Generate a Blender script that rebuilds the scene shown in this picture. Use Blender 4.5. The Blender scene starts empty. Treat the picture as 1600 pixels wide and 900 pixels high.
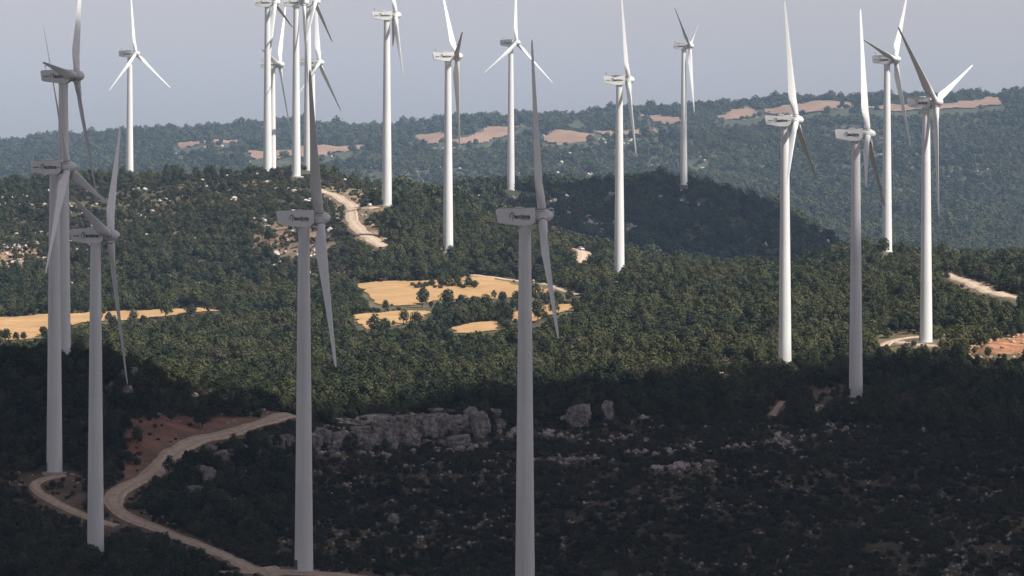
import bpy, bmesh, math, random
import numpy as np
from mathutils import Matrix, Vector

rnd = random.Random(7)
rng = np.random.default_rng(11)
scene = bpy.context.scene
col = scene.collection
R = math.radians

# ------------------------------------------------------------------ camera, world, sun, exposure
F = 8889.0            # focal length in pixels of the 1600 px wide photograph (200 mm on 36 mm)
CZ = 120.0            # eye height above the valley datum
HZ = 240.0            # pixel row of the horizon
cd = bpy.data.cameras.new('camera')
cd.sensor_width = 36.0
cd.lens = 36.0 * F / 1600.0
cd.shift_y = -(450.0 - HZ) / 1600.0
cd.clip_start = 1.0
cd.clip_end = 60000.0
cam = bpy.data.objects.new('camera', cd)
cam.location = (0, 0, CZ)
cam.rotation_euler = (R(90), 0, 0)
col.objects.link(cam)
scene.camera = cam

SUN_EL = R(49)
SUN_AZ = R(121)       # clockwise from +Y: to the right of the camera and a little behind it
sun_dir = Vector((math.sin(SUN_AZ) * math.cos(SUN_EL), math.cos(SUN_AZ) * math.cos(SUN_EL), math.sin(SUN_EL)))
world = bpy.data.worlds.new('World')
scene.world = world
world.use_nodes = True
wn = world.node_tree.nodes
wl = world.node_tree.links
wn.clear()
sky = wn.new('ShaderNodeTexSky')
sky.sky_type = 'NISHITA'
sky.sun_disc = False
sky.sun_elevation = SUN_EL
sky.sun_rotation = SUN_AZ
sky.altitude = 800
sky.air_density = 0.75
sky.dust_density = 1.75
sky.ozone_density = 1.0
bg = wn.new('ShaderNodeBackground')
bg.inputs['Strength'].default_value = 0.083
wo = wn.new('ShaderNodeOutputWorld')
hs = wn.new('ShaderNodeHueSaturation')
hs.inputs['Saturation'].default_value = 0.24
tint = wn.new('ShaderNodeMix'); tint.data_type = 'RGBA'; tint.blend_type = 'MULTIPLY'
tint.inputs['Factor'].default_value = 1.0
tint.inputs[7].default_value = (1.06, 0.985, 1.03, 1)
wl.new(sky.outputs[0], hs.inputs['Color'])
wl.new(hs.outputs[0], tint.inputs[6])
wl.new(tint.outputs[2], bg.inputs['Color'])
wl.new(bg.outputs[0], wo.inputs['Surface'])

sl = bpy.data.lights.new('sun', 'SUN')
sl.energy = 4.7
sl.angle = R(0.53)
sl.color = (1.0, 0.962, 0.90)
sun = bpy.data.objects.new('sun', sl)
sun.rotation_euler = (-sun_dir).to_track_quat('-Z', 'Y').to_euler()
sun.location = (900, -500, 1500)
col.objects.link(sun)

vs = scene.view_settings
vs.view_transform = 'Standard'
vs.look = 'None'
vs.exposure = 0.55
vs.gamma = 1.0
vs.use_curve_mapping = False
cy = scene.cycles
cy.use_denoising = True
cy.max_bounces = 5
cy.diffuse_bounces = 2
cy.glossy_bounces = 2
cy.transmission_bounces = 2
cy.volume_bounces = 1
cy.transparent_max_bounces = 4
cy.use_adaptive_sampling = True
cy.adaptive_threshold = 0.015
scene.render.use_persistent_data = False

HAZE_DENSITY = 5.0e-5
HAZE_COLOR = (0.50, 0.71, 1.0)

# ------------------------------------------------------------------ helpers
def tag(o, label=None, cat=None, group=None, kind=None):
    if label: o['label'] = label
    if cat: o['category'] = cat
    if group: o['group'] = group
    if kind: o['kind'] = kind
    return o

def link(o, parent=None):
    col.objects.link(o)
    if parent is not None:
        o.parent = parent
    return o

def mesh_obj(name, me, mat=None, parent=None):
    o = bpy.data.objects.new(name, me)
    if mat is not None and len(me.materials) == 0:
        me.materials.append(mat)
    return link(o, parent)

def empty(name, loc=(0, 0, 0), rz=0.0):
    o = bpy.data.objects.new(name, None)
    o.empty_display_size = 1.0
    o.location = loc
    o.rotation_euler = (0, 0, rz)
    return link(o)

def bm_mesh(name, bm, smooth=False):
    bmesh.ops.recalc_face_normals(bm, faces=bm.faces)
    me = bpy.data.meshes.new(name)
    bm.to_mesh(me)
    bm.free()
    if smooth:
        me.polygons.foreach_set('use_smooth', [True] * len(me.polygons))
    return me

def np_mesh(name, verts, faces, smooth=False):
    """verts (n,3), faces (m,k) arrays"""
    verts = np.asarray(verts, np.float32)
    faces = np.asarray(faces, np.int32)
    me = bpy.data.meshes.new(name)
    me.vertices.add(len(verts))
    me.vertices.foreach_set('co', verts.ravel())
    m, k = faces.shape
    me.loops.add(m * k)
    me.loops.foreach_set('vertex_index', faces.ravel())
    me.polygons.add(m)
    me.polygons.foreach_set('loop_start', np.arange(m, dtype=np.int32) * k)
    if smooth:
        me.polygons.foreach_set('use_smooth', np.ones(m, bool))
    me.update(calc_edges=True)
    me.validate()
    return me

# ---- numpy noise
def vnoise(x, y, seed=0):
    xi = np.floor(x).astype(np.int64); yi = np.floor(y).astype(np.int64)
    fx = x - xi; fy = y - yi
    fx = fx * fx * (3 - 2 * fx); fy = fy * fy * (3 - 2 * fy)
    def h(a, b):
        n = (a * 374761393 + b * 668265263 + seed * 1442695041) & 0xFFFFFFFF
        n = ((n ^ (n >> 13)) * 1274126177) & 0xFFFFFFFF
        return ((n ^ (n >> 16)) & 0xFFFF) / 65535.0
    a = h(xi, yi); b = h(xi + 1, yi); c = h(xi, yi + 1); d = h(xi + 1, yi + 1)
    return (a + (b - a) * fx) * (1 - fy) + (c + (d - c) * fx) * fy

def fbm(x, y, seed=0, octv=4):
    s = 0.0; amp = 0.5; tot = 0.0
    for i in range(octv):
        s = s + amp * vnoise(x * 2 ** i, y * 2 ** i, seed + i * 17)
        tot += amp
        amp *= 0.5
    return s / tot

def pchip(xk, yk, x):
    """monotone cubic; yk (n, m) over xk (n), evaluated at x -> (len(x), m)"""
    xk = np.asarray(xk, float); yk = np.asarray(yk, float)
    h = np.diff(xk)[:, None]
    d = np.diff(yk, axis=0) / h
    m = np.zeros_like(yk)
    w1 = 2 * h[1:] + h[:-1]; w2 = h[1:] + 2 * h[:-1]
    same = (d[:-1] * d[1:]) > 0
    with np.errstate(divide='ignore', invalid='ignore'):
        mm = (w1 + w2) / (w1 / d[:-1] + w2 / d[1:])
    m[1:-1] = np.where(same, mm, 0.0)
    m[0] = d[0]; m[-1] = d[-1]
    i = np.clip(np.searchsorted(xk, x) - 1, 0, len(xk) - 2)
    hh = h[i]; t = ((x - xk[i])[:, None]) / hh
    t2 = t * t; t3 = t2 * t
    return ((2 * t3 - 3 * t2 + 1) * yk[i] + (t3 - 2 * t2 + t) * hh * m[i]
            + (-2 * t3 + 3 * t2) * yk[i + 1] + (t3 - t2) * hh * m[i + 1])

def in_poly(x, y, poly):
    x = np.asarray(x, float); y = np.asarray(y, float)
    ins = np.zeros(x.shape, bool)
    n = len(poly)
    for i in range(n):
        x1, y1 = poly[i]; x2, y2 = poly[(i + 1) % n]
        c = ((y1 > y) != (y2 > y))
        with np.errstate(divide='ignore', invalid='ignore'):
            xx = (x2 - x1) * (y - y1) / (y2 - y1 + 1e-12) + x1
        ins ^= c & (x < xx)
    return ins

# ------------------------------------------------------------------ materials
def new_mat(name):
    m = bpy.data.materials.new(name)
    m.use_nodes = True
    nt = m.node_tree
    b = nt.nodes['Principled BSDF']
    return m, nt, b

def ramp(nt, stops):
    r = nt.nodes.new('ShaderNodeValToRGB')
    e = r.color_ramp.elements
    e[0].position, e[0].color = stops[0][0], (*stops[0][1], 1)
    e[1].position, e[1].color = stops[-1][0], (*stops[-1][1], 1)
    for p, c in stops[1:-1]:
        x = e.new(p); x.color = (*c, 1)
    return r

def noise(nt, scale, detail=4.0, rough=0.55, coord='world'):
    n = nt.nodes.new('ShaderNodeTexNoise')
    n.inputs['Scale'].default_value = scale
    n.inputs['Detail'].default_value = detail
    n.inputs['Roughness'].default_value = rough
    if coord == 'world':
        g = nt.nodes.new('ShaderNodeNewGeometry')
        nt.links.new(g.outputs['Position'], n.inputs['Vector'])
    else:
        g = nt.nodes.new('ShaderNodeTexCoord')
        nt.links.new(g.outputs['Object'], n.inputs['Vector'])
    return n

def mix(nt, a, b, fac, mode='MIX'):
    m = nt.nodes.new('ShaderNodeMix')
    m.data_type = 'RGBA'
    m.blend_type = mode
    for sock, v in ((m.inputs['Factor'], fac), (m.inputs[6], a), (m.inputs[7], b)):
        if hasattr(v, 'is_linked') or isinstance(v, bpy.types.NodeSocket):
            nt.links.new(v, sock)
        elif isinstance(v, (int, float)):
            sock.default_value = v
        else:
            sock.default_value = (*v, 1)
    return m.outputs[2]

def mat_paint(name, c, rough=0.45, dirt=0.12):
    m, nt, b = new_mat(name)
    n = noise(nt, 0.35, 5, 0.6, 'object')
    r = ramp(nt, [(0.35, tuple(v * (1 - dirt) for v in c)), (0.65, c)])
    nt.links.new(n.outputs['Fac'], r.inputs['Fac'])
    nt.links.new(r.outputs[0], b.inputs['Base Color'])
    b.inputs['Roughness'].default_value = rough
    return m

def mat_plain(name, c, rough=0.7):
    m, nt, b = new_mat(name)
    b.inputs['Base Color'].default_value = (*c, 1)
    b.inputs['Roughness'].default_value = rough
    return m

def mat_foliage(name, stops, patch=(0.085, 0.085, 0.034), patch_amt=0.6):
    m, nt, b = new_mat(name)
    oi = nt.nodes.new('ShaderNodeObjectInfo')
    r = ramp(nt, stops)
    nt.links.new(oi.outputs['Random'], r.inputs['Fac'])
    n = noise(nt, 0.013, 3, 0.55)
    r2 = ramp(nt, [(0.43, (0, 0, 0)), (0.60, (patch_amt,) * 3)])
    nt.links.new(n.outputs['Fac'], r2.inputs['Fac'])
    c1 = mix(nt, r.outputs[0], patch, r2.outputs[0])
    n3 = noise(nt, 0.9, 2, 0.5)
    r3 = ramp(nt, [(0.3, (0.8, 0.8, 0.8)), (0.7, (1.18, 1.18, 1.15))])
    nt.links.new(n3.outputs['Fac'], r3.inputs['Fac'])
    c2 = mix(nt, c1, r3.outputs[0], 1.0, 'MULTIPLY')
    nt.links.new(c2, b.inputs['Base Color'])
    b.inputs['Roughness'].default_value = 0.85
    b.inputs['Specular IOR Level'].default_value = 0.15
    return m

M = {}
def mat_tower():
    m, nt, b = new_mat('tower_paint')
    tc = nt.nodes.new('ShaderNodeTexCoord')
    sp = nt.nodes.new('ShaderNodeSeparateXYZ')
    nt.links.new(tc.outputs['Object'], sp.inputs[0])
    dv = nt.nodes.new('ShaderNodeMath'); dv.operation = 'DIVIDE'; dv.inputs[1].default_value = 80.0
    nt.links.new(sp.outputs['Z'], dv.inputs[0])
    r = ramp(nt, [(0.0, (0.68, 0.68, 0.665)), (0.25, (0.715, 0.71, 0.695)), (0.5, (0.69, 0.69, 0.675)), (0.75, (0.725, 0.72, 0.705)), (1.0, (0.725, 0.72, 0.705))])
    r.color_ramp.interpolation = 'CONSTANT'
    nt.links.new(dv.outputs[0], r.inputs['Fac'])
    mp = nt.nodes.new('ShaderNodeMapping'); mp.inputs['Scale'].default_value = (1.6, 1.6, 0.05)
    nt.links.new(tc.outputs['Object'], mp.inputs['Vector'])
    n = nt.nodes.new('ShaderNodeTexNoise'); n.inputs['Scale'].default_value = 1.0; n.inputs['Detail'].default_value = 5
    nt.links.new(mp.outputs[0], n.inputs['Vector'])
    st = ramp(nt, [(0.3, (0.89, 0.88, 0.86)), (0.55, (1, 1, 1))])
    nt.links.new(n.outputs['Fac'], st.inputs['Fac'])
    nt.links.new(mix(nt, r.outputs[0], st.outputs[0], 1.0, 'MULTIPLY'), b.inputs['Base Color'])
    b.inputs['Roughness'].default_value = 0.5
    return m
M['white'] = mat_tower()
M['blade'] = mat_paint('blade_gelcoat', (0.76, 0.76, 0.74), 0.38, 0.06)
M['cabin'] = mat_paint('nacelle_gelcoat', (0.78, 0.78, 0.76), 0.4, 0.08)
M['dark'] = mat_plain('dark_lettering', (0.02, 0.021, 0.025), 0.5)
M['logo_red'] = mat_plain('logo_red_brown', (0.12, 0.025, 0.02), 0.5)
M['metal'] = mat_plain('dark_metal', (0.08, 0.085, 0.09), 0.4)
M['concrete'] = mat_paint('concrete', (0.42, 0.40, 0.37), 0.9, 0.3)
M['pine'] = mat_foliage('pine_needles', [(0.0, (0.017, 0.026, 0.015)), (0.3, (0.028, 0.038, 0.019)), (0.62, (0.043, 0.053, 0.023)), (0.88, (0.062, 0.068, 0.030)), (0.955, (0.072, 0.070, 0.036)), (0.975, (0.078, 0.062, 0.046)), (1.0, (0.095, 0.080, 0.065))])
M['shrub'] = mat_foliage('shrub_leaves', [(0.0, (0.018, 0.024, 0.013)), (0.45, (0.033, 0.039, 0.019)), (0.75, (0.052, 0.052, 0.029)), (0.9, (0.070, 0.058, 0.038)), (1.0, (0.098, 0.078, 0.052))], (0.075, 0.068, 0.034), 0.45)
M['bark'] = mat_paint('bark', (0.10, 0.07, 0.05), 0.95, 0.4)

def mat_ground():
    m, nt, b = new_mat('ground_soil')
    at = nt.nodes.new('ShaderNodeVertexColor')
    at.layer_name = 'soil'
    n1 = noise(nt, 0.10, 6, 0.62)
    r1 = ramp(nt, [(0.32, (0.55, 0.58, 0.5)), (0.5, (0.95, 0.95, 0.9)), (0.7, (1.5, 1.4, 1.3))])
    nt.links.new(n1.outputs['Fac'], r1.inputs['Fac'])
    c = mix(nt, at.outputs['Color'], r1.outputs[0], 1.0, 'MULTIPLY')
    n2 = noise(nt, 0.8, 4, 0.6)
    r2 = ramp(nt, [(0.58, (0, 0, 0)), (0.70, (0.7, 0.7, 0.7))])
    nt.links.new(n2.outputs['Fac'], r2.inputs['Fac'])
    c = mix(nt, c, (0.30, 0.25, 0.20), r2.outputs[0])
    nt.links.new(c, b.inputs['Base Color'])
    b.inputs['Roughness'].default_value = 0.95
    b.inputs['Specular IOR Level'].default_value = 0.1
    bp = nt.nodes.new('ShaderNodeBump')
    bp.inputs['Strength'].default_value = 0.8
    bp.inputs['Distance'].default_value = 0.6
    nt.links.new(n2.outputs['Fac'], bp.inputs['Height'])
    nt.links.new(bp.outputs[0], b.inputs['Normal'])
    return m
M['ground'] = mat_ground()

def mat_two(name, a, c, scale, rough=0.95, detail=6, lo=0.35, hi=0.65, bump=0.0):
    m, nt, b = new_mat(name)
    n = noise(nt, scale, detail, 0.6)
    r = ramp(nt, [(lo, a), (hi, c)])
    nt.links.new(n.outputs['Fac'], r.inputs['Fac'])
    nt.links.new(r.outputs[0], b.inputs['Base Color'])
    b.inputs['Roughness'].default_value = rough
    b.inputs['Specular IOR Level'].default_value = 0.15
    if bump:
        bp = nt.nodes.new('ShaderNodeBump')
        bp.inputs['Strength'].default_value = bump
        bp.inputs['Distance'].default_value = 0.5
        nt.links.new(n.outputs['Fac'], bp.inputs['Height'])
        nt.links.new(bp.outputs[0], b.inputs['Normal'])
    return m
M['wheat'] = mat_two('wheat_stubble', (0.375, 0.225, 0.105), (0.50, 0.315, 0.155), 0.09)
def add_rows(m, ang, period):
    nt = m.node_tree
    b = nt.nodes['Principled BSDF']
    src = b.inputs['Base Color'].links[0].from_socket
    g = nt.nodes.new('ShaderNodeNewGeometry')
    mp = nt.nodes.new('ShaderNodeMapping'); mp.inputs['Rotation'].default_value = (0, 0, ang)
    nt.links.new(g.outputs['Position'], mp.inputs['Vector'])
    w = nt.nodes.new('ShaderNodeTexWave'); w.inputs['Scale'].default_value = 0.314 / period * 1.0
    w.inputs['Distortion'].default_value = 1.2; w.inputs['Detail'].default_value = 3
    nt.links.new(mp.outputs[0], w.inputs['Vector'])
    r = ramp(nt, [(0.0, (0.88, 0.88, 0.86)), (0.6, (1.03, 1.03, 1.02))])
    nt.links.new(w.outputs['Fac'], r.inputs['Fac'])
    c = mix(nt, src, r.outputs[0], 1.0, 'MULTIPLY')
    n = noise(nt, 0.045, 6, 0.7)
    r2 = ramp(nt, [(0.52, (0, 0, 0)), (0.66, (0.55, 0.55, 0.55))])
    nt.links.new(n.outputs['Fac'], r2.inputs['Fac'])
    c = mix(nt, c, (0.27, 0.185, 0.09), r2.outputs[0])
    nt.links.new(c, b.inputs['Base Color'])
add_rows(M['wheat'], 0.5, 2.4)
M['ochre'] = mat_two('ploughed_ochre', (0.2184, 0.1386, 0.0966), (0.2856, 0.1848, 0.1260), 0.02)
M['rock'] = mat_two('limestone', (0.125, 0.110, 0.096), (0.36, 0.32, 0.285), 0.8, 0.9, 8, 0.36, 0.62, 1.0)
M['stone'] = mat_two('weathered_stone', (0.1900, 0.1615, 0.1425), (0.4940, 0.4465, 0.3990), 0.9, 0.9, 5, 0.36, 0.6, 0.7)
M['pale_rock'] = mat_two('pale_limestone', (0.3060, 0.2610, 0.2250), (0.5940, 0.5490, 0.4950), 0.9, 0.9, 5, 0.35, 0.6, 0.5)

def mat_track():
    m, nt, b = new_mat('dirt_track')
    at = nt.nodes.new('ShaderNodeVertexColor')
    at.layer_name = 'across'
    n = noise(nt, 0.55, 9, 0.72)
    r = ramp(nt, [(0.34, (0.35, 0.255, 0.185)), (0.68, (0.60, 0.465, 0.35))])
    nt.links.new(n.outputs['Fac'], r.inputs['Fac'])
    w = ramp(nt, [(0.0, (0.82, 0.80, 0.77)), (0.25, (0.93, 0.92, 0.9)), (0.5, (1.06, 1.06, 1.06)), (0.75, (1.1, 1.1, 1.1)), (1.0, (0.96, 0.95, 0.93))])
    nt.links.new(at.outputs['Color'], w.inputs['Fac'])
    c = mix(nt, r.outputs[0], w.outputs[0], 1.0, 'MULTIPLY')
    nt.links.new(c, b.inputs['Base Color'])
    b.inputs['Roughness'].default_value = 0.95
    return m
M['track'] = mat_track()

# ------------------------------------------------------------------ turbines: where they stand
# name: rotor centre px, py, scale px/m, yaw, phase, cone, pitch, lines, label
TURB = [
 ('a1', 119, 119, 5.60, 8.2, 35.1, -0.6, 48, 1, 'tall grey wind turbine at far left standing directly behind another grey turbine tower'),
 ('a2', 106, 261, 5.97, 11.6, 104.7, -0.7, 157, 1, 'shaded grey wind turbine rising beside the little side track at far left'),
 ('a3', 172, 368, 6.33, 7.9, 45.6, -1.2, 47, 1, 'lowest rotor at left, grey wind turbine among bushes left of the winding track'),
 ('t6', 500, 341, 6.90, -4.1, -29.5, 0.0, 86, 0, 'grey wind turbine on the bare pad at bottom, one broad blade hanging down'),
 ('t8', 847, 338, 7.30, 0.0, -11.2, 1.7, 48, 0, 'biggest wind turbine, shaded, its tower base cut off by the bottom edge'),
 ('t2', 212, 84, 2.92, 26.1, 118.2, 1.0, 14, 1, 'small distant turbine at left with rotor open in a Y above the ridge'),
 ('b1', 430, 4, 3.34, 8.3, 106.7, 0.9, 80, 1, 'leftmost of the three turbines whose nacelles touch the top edge'),
 ('b2', 437, 101, 3.17, 10.0, 40.6, 0.2, 45, 1, 'turbine mostly hidden behind the leftmost tower of the hilltop cluster'),
 ('b3', 475, 4, 3.40, 4.8, 75.1, -0.1, 50, 1, 'middle one of the three turbines whose nacelles touch the top edge'),
 ('b4', 493, 3, 3.32, 8.9, 118.4, 0.2, 70, 1, 'right one of the three turbines whose nacelles touch the top edge'),
 ('b5', 499, 98, 3.19, 15.2, 7.3, -0.4, 75, 1, 'turbine half hidden behind the upright dark blade of the turbine in front'),
 ('t9', 618, 24, 3.72, -3.9, -11.3, -0.6, 52, 1, 'bright white turbine on the hill just right of the pale winding track'),
 ('t11', 714, 88, 3.83, -6.6, -76.0, -1.3, 75, 1, 'bright white turbine on the green slope above the big tan field'),
 ('t10', 807, 67, 2.89, 33.6, 4.5, 1.7, 20, 1, 'slender distant turbine with wide open rotor rising behind the dark wooded hill'),
 ('t13', 982, 125, 3.92, 0.0, -19.9, 0.0, 50, 1, 'white turbine at centre right whose foot sinks into lit green scrub'),
 ('t16', 1078, 72, 2.71, 14.1, 64.0, -0.1, 128, 1, 'smallest grey turbine with two raised blades on the crest of the dark hill'),
 ('r1', 1244, 188, 4.86, 10.9, 117.3, -0.1, 72, 1, 'white turbine at right whose foot meets the edge of the cloud shadow'),
 ('r2', 1356, 210, 5.14, 8.0, 5.4, 1.3, 60, 0, 'grey shaded turbine at right standing on the dark rocky slope'),
 ('r3', 1399, 93, 3.76, 22.3, 41.4, -0.7, 88, 1, 'white turbine behind the right trees with one very broad raised blade'),
 ('r4', 1463, 160, 4.69, 25.7, 70.2, 0.4, 74, 0, 'rightmost turbine, white, open rotor, standing beside the pale loop of track'),
]
HUB, ROT, OVER = 80.0, 38.5, 3.65
TILT = R(5)
turb = []
for (key, px, py, s, yaw, ph, cone, pitch, lines, label) in TURB:
    Y = F / s
    a = R(yaw)
    rx = (px - 800) / s
    rz = CZ - (py - HZ) / s
    bx = rx - OVER * math.cos(a)
    by = Y + OVER * math.sin(a)
    turb.append(dict(key=key, x=bx, y=by, z=rz - HUB, a=a, ph=R(ph), cone=R(cone), pitch=R(pitch), lines=lines, label=label, s=s))

# ------------------------------------------------------------------ terrain height
PXC = [-300, 0, 150, 300, 450, 600, 750, 900, 1050, 1200, 1350, 1500, 1600, 1900]
ROWS = [
 (1230, [1000, 1000, 1000, 1000, 960, 935, 922, 930, 960, 1000, 1040, 1060, 1060, 1060]),
 (1302, [960, 950, 930, 910, 889, 889, 916, 960, 1000, 1010, 1010, 1010, 1000, 1000]),
 (1340, [930, 920, 905, 890, 885, 892, 930, 980, 990, 980, 970, 960, 960, 960]),
 (1400, [895, 885, 876, 862, 872, 905, 912, 905, 900, 895, 890, 885, 880, 880]),
 (1440, [850, 835, 825, 820, 835, 862, 870, 865, 860, 855, 850, 845, 840, 840]),
 (1478, [765, 752, 748, 780, 800, 815, 822, 820, 815, 812, 808, 805, 800, 800]),
 (1530, [680, 668, 658, 692, 730, 760, 770, 768, 765, 765, 765, 765, 760, 760]),
 (1575, [590, 578, 582, 640, 668, 708, 718, 715, 718, 722, 725, 725, 722, 720]),
 (1605, [572, 560, 567, 615, 645, 694, 706, 692, 692, 695, 698, 700, 700, 700]),
 (1632, [576, 562, 572, 617, 641, 652, 646, 645, 660, 672, 676, 684, 684, 684]),
 (1700, [590, 575, 585, 622, 630, 632, 625, 625, 630, 635, 638, 650, 655, 660]),
 (1760, [585, 570, 580, 610, 615, 615, 610, 605, 605, 606, 612, 618, 625, 635]),
 (1830, [565, 552, 562, 590, 592, 592, 588, 580, 578, 576, 580, 575, 580, 590]),
 (1890, [552, 540, 548, 568, 570, 568, 565, 560, 556, 556, 556, 540, 545, 560]),
 (1980, [538, 530, 532, 535, 538, 535, 530, 522, 518, 518, 518, 508, 508, 520]),
 (2060, [530, 523, 518, 512, 512, 510, 504, 492, 488, 490, 488, 478, 475, 490]),
 (2150, [500, 496, 490, 484, 482, 478, 474, 458, 455, 460, 455, 448, 445, 460]),
 (2250, [470, 468, 462, 458, 452, 443, 438, 440, 440, 440, 436, 430, 428, 440]),
 (2310, [445, 442, 436, 430, 420, 388, 402, 424, 434, 434, 420, 420, 418, 428]),
 (2370, [425, 420, 412, 402, 380, 345, 370, 408, 428, 430, 408, 418, 416, 426]),
 (2450, [395, 390, 378, 362, 345, 322, 350, 394, 428, 434, 424, 424, 420, 428]),
 (2550, [362, 352, 338, 322, 302, 305, 338, 392, 426, 440, 446, 444, 440, 444]),
 (2660, [328, 314, 298, 280, 273, 298, 333, 396, 424, 448, 466, 464, 460, 462]),
 (2740, [310, 302, 288, 284, 306, 318, 342, 392, 415, 450, 478, 470, 468, 470]),
 (2820, [302, 298, 289, 303, 350, 345, 352, 398, 418, 456, 485, 480, 475, 475]),
 (2940, [310, 308, 302, 325, 352, 345, 345, 372, 388, 430, 480, 480, 478, 478]),
 (3060, [322, 322, 320, 335, 345, 332, 303, 322, 335, 378, 470, 478, 475, 475]),
 (3200, [330, 330, 330, 340, 345, 335, 297, 300, 302, 342, 430, 470, 470, 470]),
 (3330, [335, 336, 338, 345, 348, 338, 306, 296, 290, 322, 410, 465, 465, 465]),
 (3500, [340, 342, 346, 352, 355, 348, 330, 322, 320, 338, 432, 450, 455, 455]),
 (4000, [335, 338, 345, 355, 362, 362, 358, 362, 372, 392, 418, 428, 428, 423]),
 (4600, [300, 302, 305, 312, 318, 318, 316, 318, 325, 350, 375, 385, 385, 380]),
 (5200, [270, 270, 268, 268, 270, 270, 268, 265, 268, 285, 305, 315, 315, 310]),
 (5800, [250, 248, 242, 236, 236, 236, 230, 226, 224, 228, 236, 238, 236, 232]),
 (6300, [240, 238, 228, 217, 212, 216, 202, 198, 192, 188, 185, 184, 182, 180]),
 (6700, [237, 234, 223, 212, 204, 208, 193, 191, 180, 166, 161, 159, 155, 150]),
 (7300, [245, 242, 232, 220, 212, 216, 203, 200, 190, 178, 174, 172, 168, 165]),
 (9000, [256] * 14),
]
yk = [-400, 0, 60, 300, 700, 1000] + [r[0] for r in ROWS]
zk = [[CZ - 6] * 14, [CZ - 2.2] * 14, [CZ - 8] * 14, [CZ - 46] * 14, [CZ - 86] * 14, [CZ - 99] * 14]
zk += [[CZ - (p - HZ) * r[0] / F for p in r[1]] for r in ROWS]
yf = np.concatenate([np.arange(-400, 7400, 5.0), np.arange(7400, 9001, 50.0)])
pf = np.arange(-300, 1901, 5.0)
tab = pchip(yk, np.array(zk), yf)                 # (ny, 14)
tab = pchip(PXC, tab.T, pf).T                      # (ny, npx)
# soften the bends along depth and across
for _ in range(2):
    tab[1:-1] = 0.25 * tab[:-2] + 0.5 * tab[1:-1] + 0.25 * tab[2:]
for _ in range(20):
    tab[:, 1:-1] = 0.25 * tab[:, :-2] + 0.5 * tab[:, 1:-1] + 0.25 * tab[:, 2:]

def base_z(X, Y):
    X = np.asarray(X, float); Y = np.asarray(Y, float)
    px = np.clip(800 + F * X / np.maximum(Y, 400.0), -300, 1899.9)
    fi = np.interp(Y, yf, np.arange(len(yf)))
    i = np.clip(fi.astype(int), 0, len(yf) - 2); t = fi - i
    fj = (px + 300) / 5.0
    j = np.clip(fj.astype(int), 0, len(pf) - 2); u = fj - j
    return ((tab[i, j] * (1 - u) + tab[i, j + 1] * u) * (1 - t) + (tab[i + 1, j] * (1 - u) + tab[i + 1, j + 1] * u) * t)

for t in turb:
    t['dz'] = t['z'] - float(base_z(t['x'], t['y']))
    t['dz'] -= float(np.clip((t['y'] - 2560) / 300, 0, 1) * (fbm(np.array([t['x'] / 70]), np.array([t['y'] / 70]), 15, 3)[0] - 0.5) * 10.0)
    print('BASE', t['key'], 'x %.0f y %.0f z %.1f ground off %.1f' % (t['x'], t['y'], t['z'], t['dz']))

def ground_z(X, Y):
    X = np.asarray(X, float); Y = np.asarray(Y, float)
    z = base_z(X, Y)
    k = np.clip((Y - 1000) / 200, 0, 1) * np.clip(1.0 + (Y - 3500) / 2500, 1, 2.2)
    n = k * ((fbm(X / 55, Y / 55, 3) - 0.5) * 3.4 + (fbm(X / 13, Y / 13, 9, 3) - 0.5) * 1.1)
    z = z + np.clip((Y - 2560) / 300, 0, 1) * (fbm(X / 70, Y / 70, 15, 3) - 0.5) * 10.0 + np.clip((Y - 4200) / 700, 0, 1) * np.clip((6550 - Y) / 600, 0, 1) * (fbm(X / 210, Y / 330, 16, 3) - 0.5) * 40.0
    for t in turb:
        d2 = (X - t['x']) ** 2 + (Y - t['y']) ** 2
        w = np.exp(-(d2 / 26.0 ** 2) ** 1.0)
        z = z + t['dz'] * w
        n = n * (1 - np.exp(-d2 / 14.0 ** 2))
    return z + n

def pix(X, Y, Z):
    return 800 + F * X / Y, HZ - F * (Z - CZ) / Y

def hit(px, py, y0=1180.0, y1=7200.0):
    """the ground point seen at a pixel of the photograph"""
    Y = np.arange(y0, y1, 2.0)
    X = (px - 800) / F * Y
    zl = CZ - (py - HZ) / F * Y
    d = ground_z(X, Y) - zl
    k = np.argmax(d >= 0)
    if d[k] < 0:
        k = int(np.argmax(d / Y))
        return X[k], Y[k]
    if k > 0:
        f = d[k] / (d[k] - d[k - 1])
        Yh = Y[k] - 2.0 * f
        return (px - 800) / F * Yh, Yh
    return X[k], Y[k]

# terrain sheet
us = np.concatenate([np.linspace(-4200, -440, 40), np.arange(-400, 2001, 4.0), np.linspace(2040, 5800, 40)])
ys = np.concatenate([np.arange(-400, 1000, 40.0), np.arange(1000, 3500, 4.0), np.arange(3500, 7200, 12.0), np.arange(7200, 9001, 100.0)])
UU, YY = np.meshgrid((us - 800) / F, ys)
XX = UU * (YY + 620.0) * np.where(np.abs(UU) > 0.5, 1, 1)
ZZ = ground_z(XX, YY)
ny, nx = XX.shape
verts = np.stack([XX, YY, ZZ], -1).reshape(-1, 3)
idx = np.arange(ny * nx).reshape(ny, nx)
faces = np.stack([idx[:-1, :-1], idx[:-1, 1:], idx[1:, 1:], idx[1:, :-1]], -1).reshape(-1, 4)
gme = np_mesh('ground', verts, faces, True)
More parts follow.
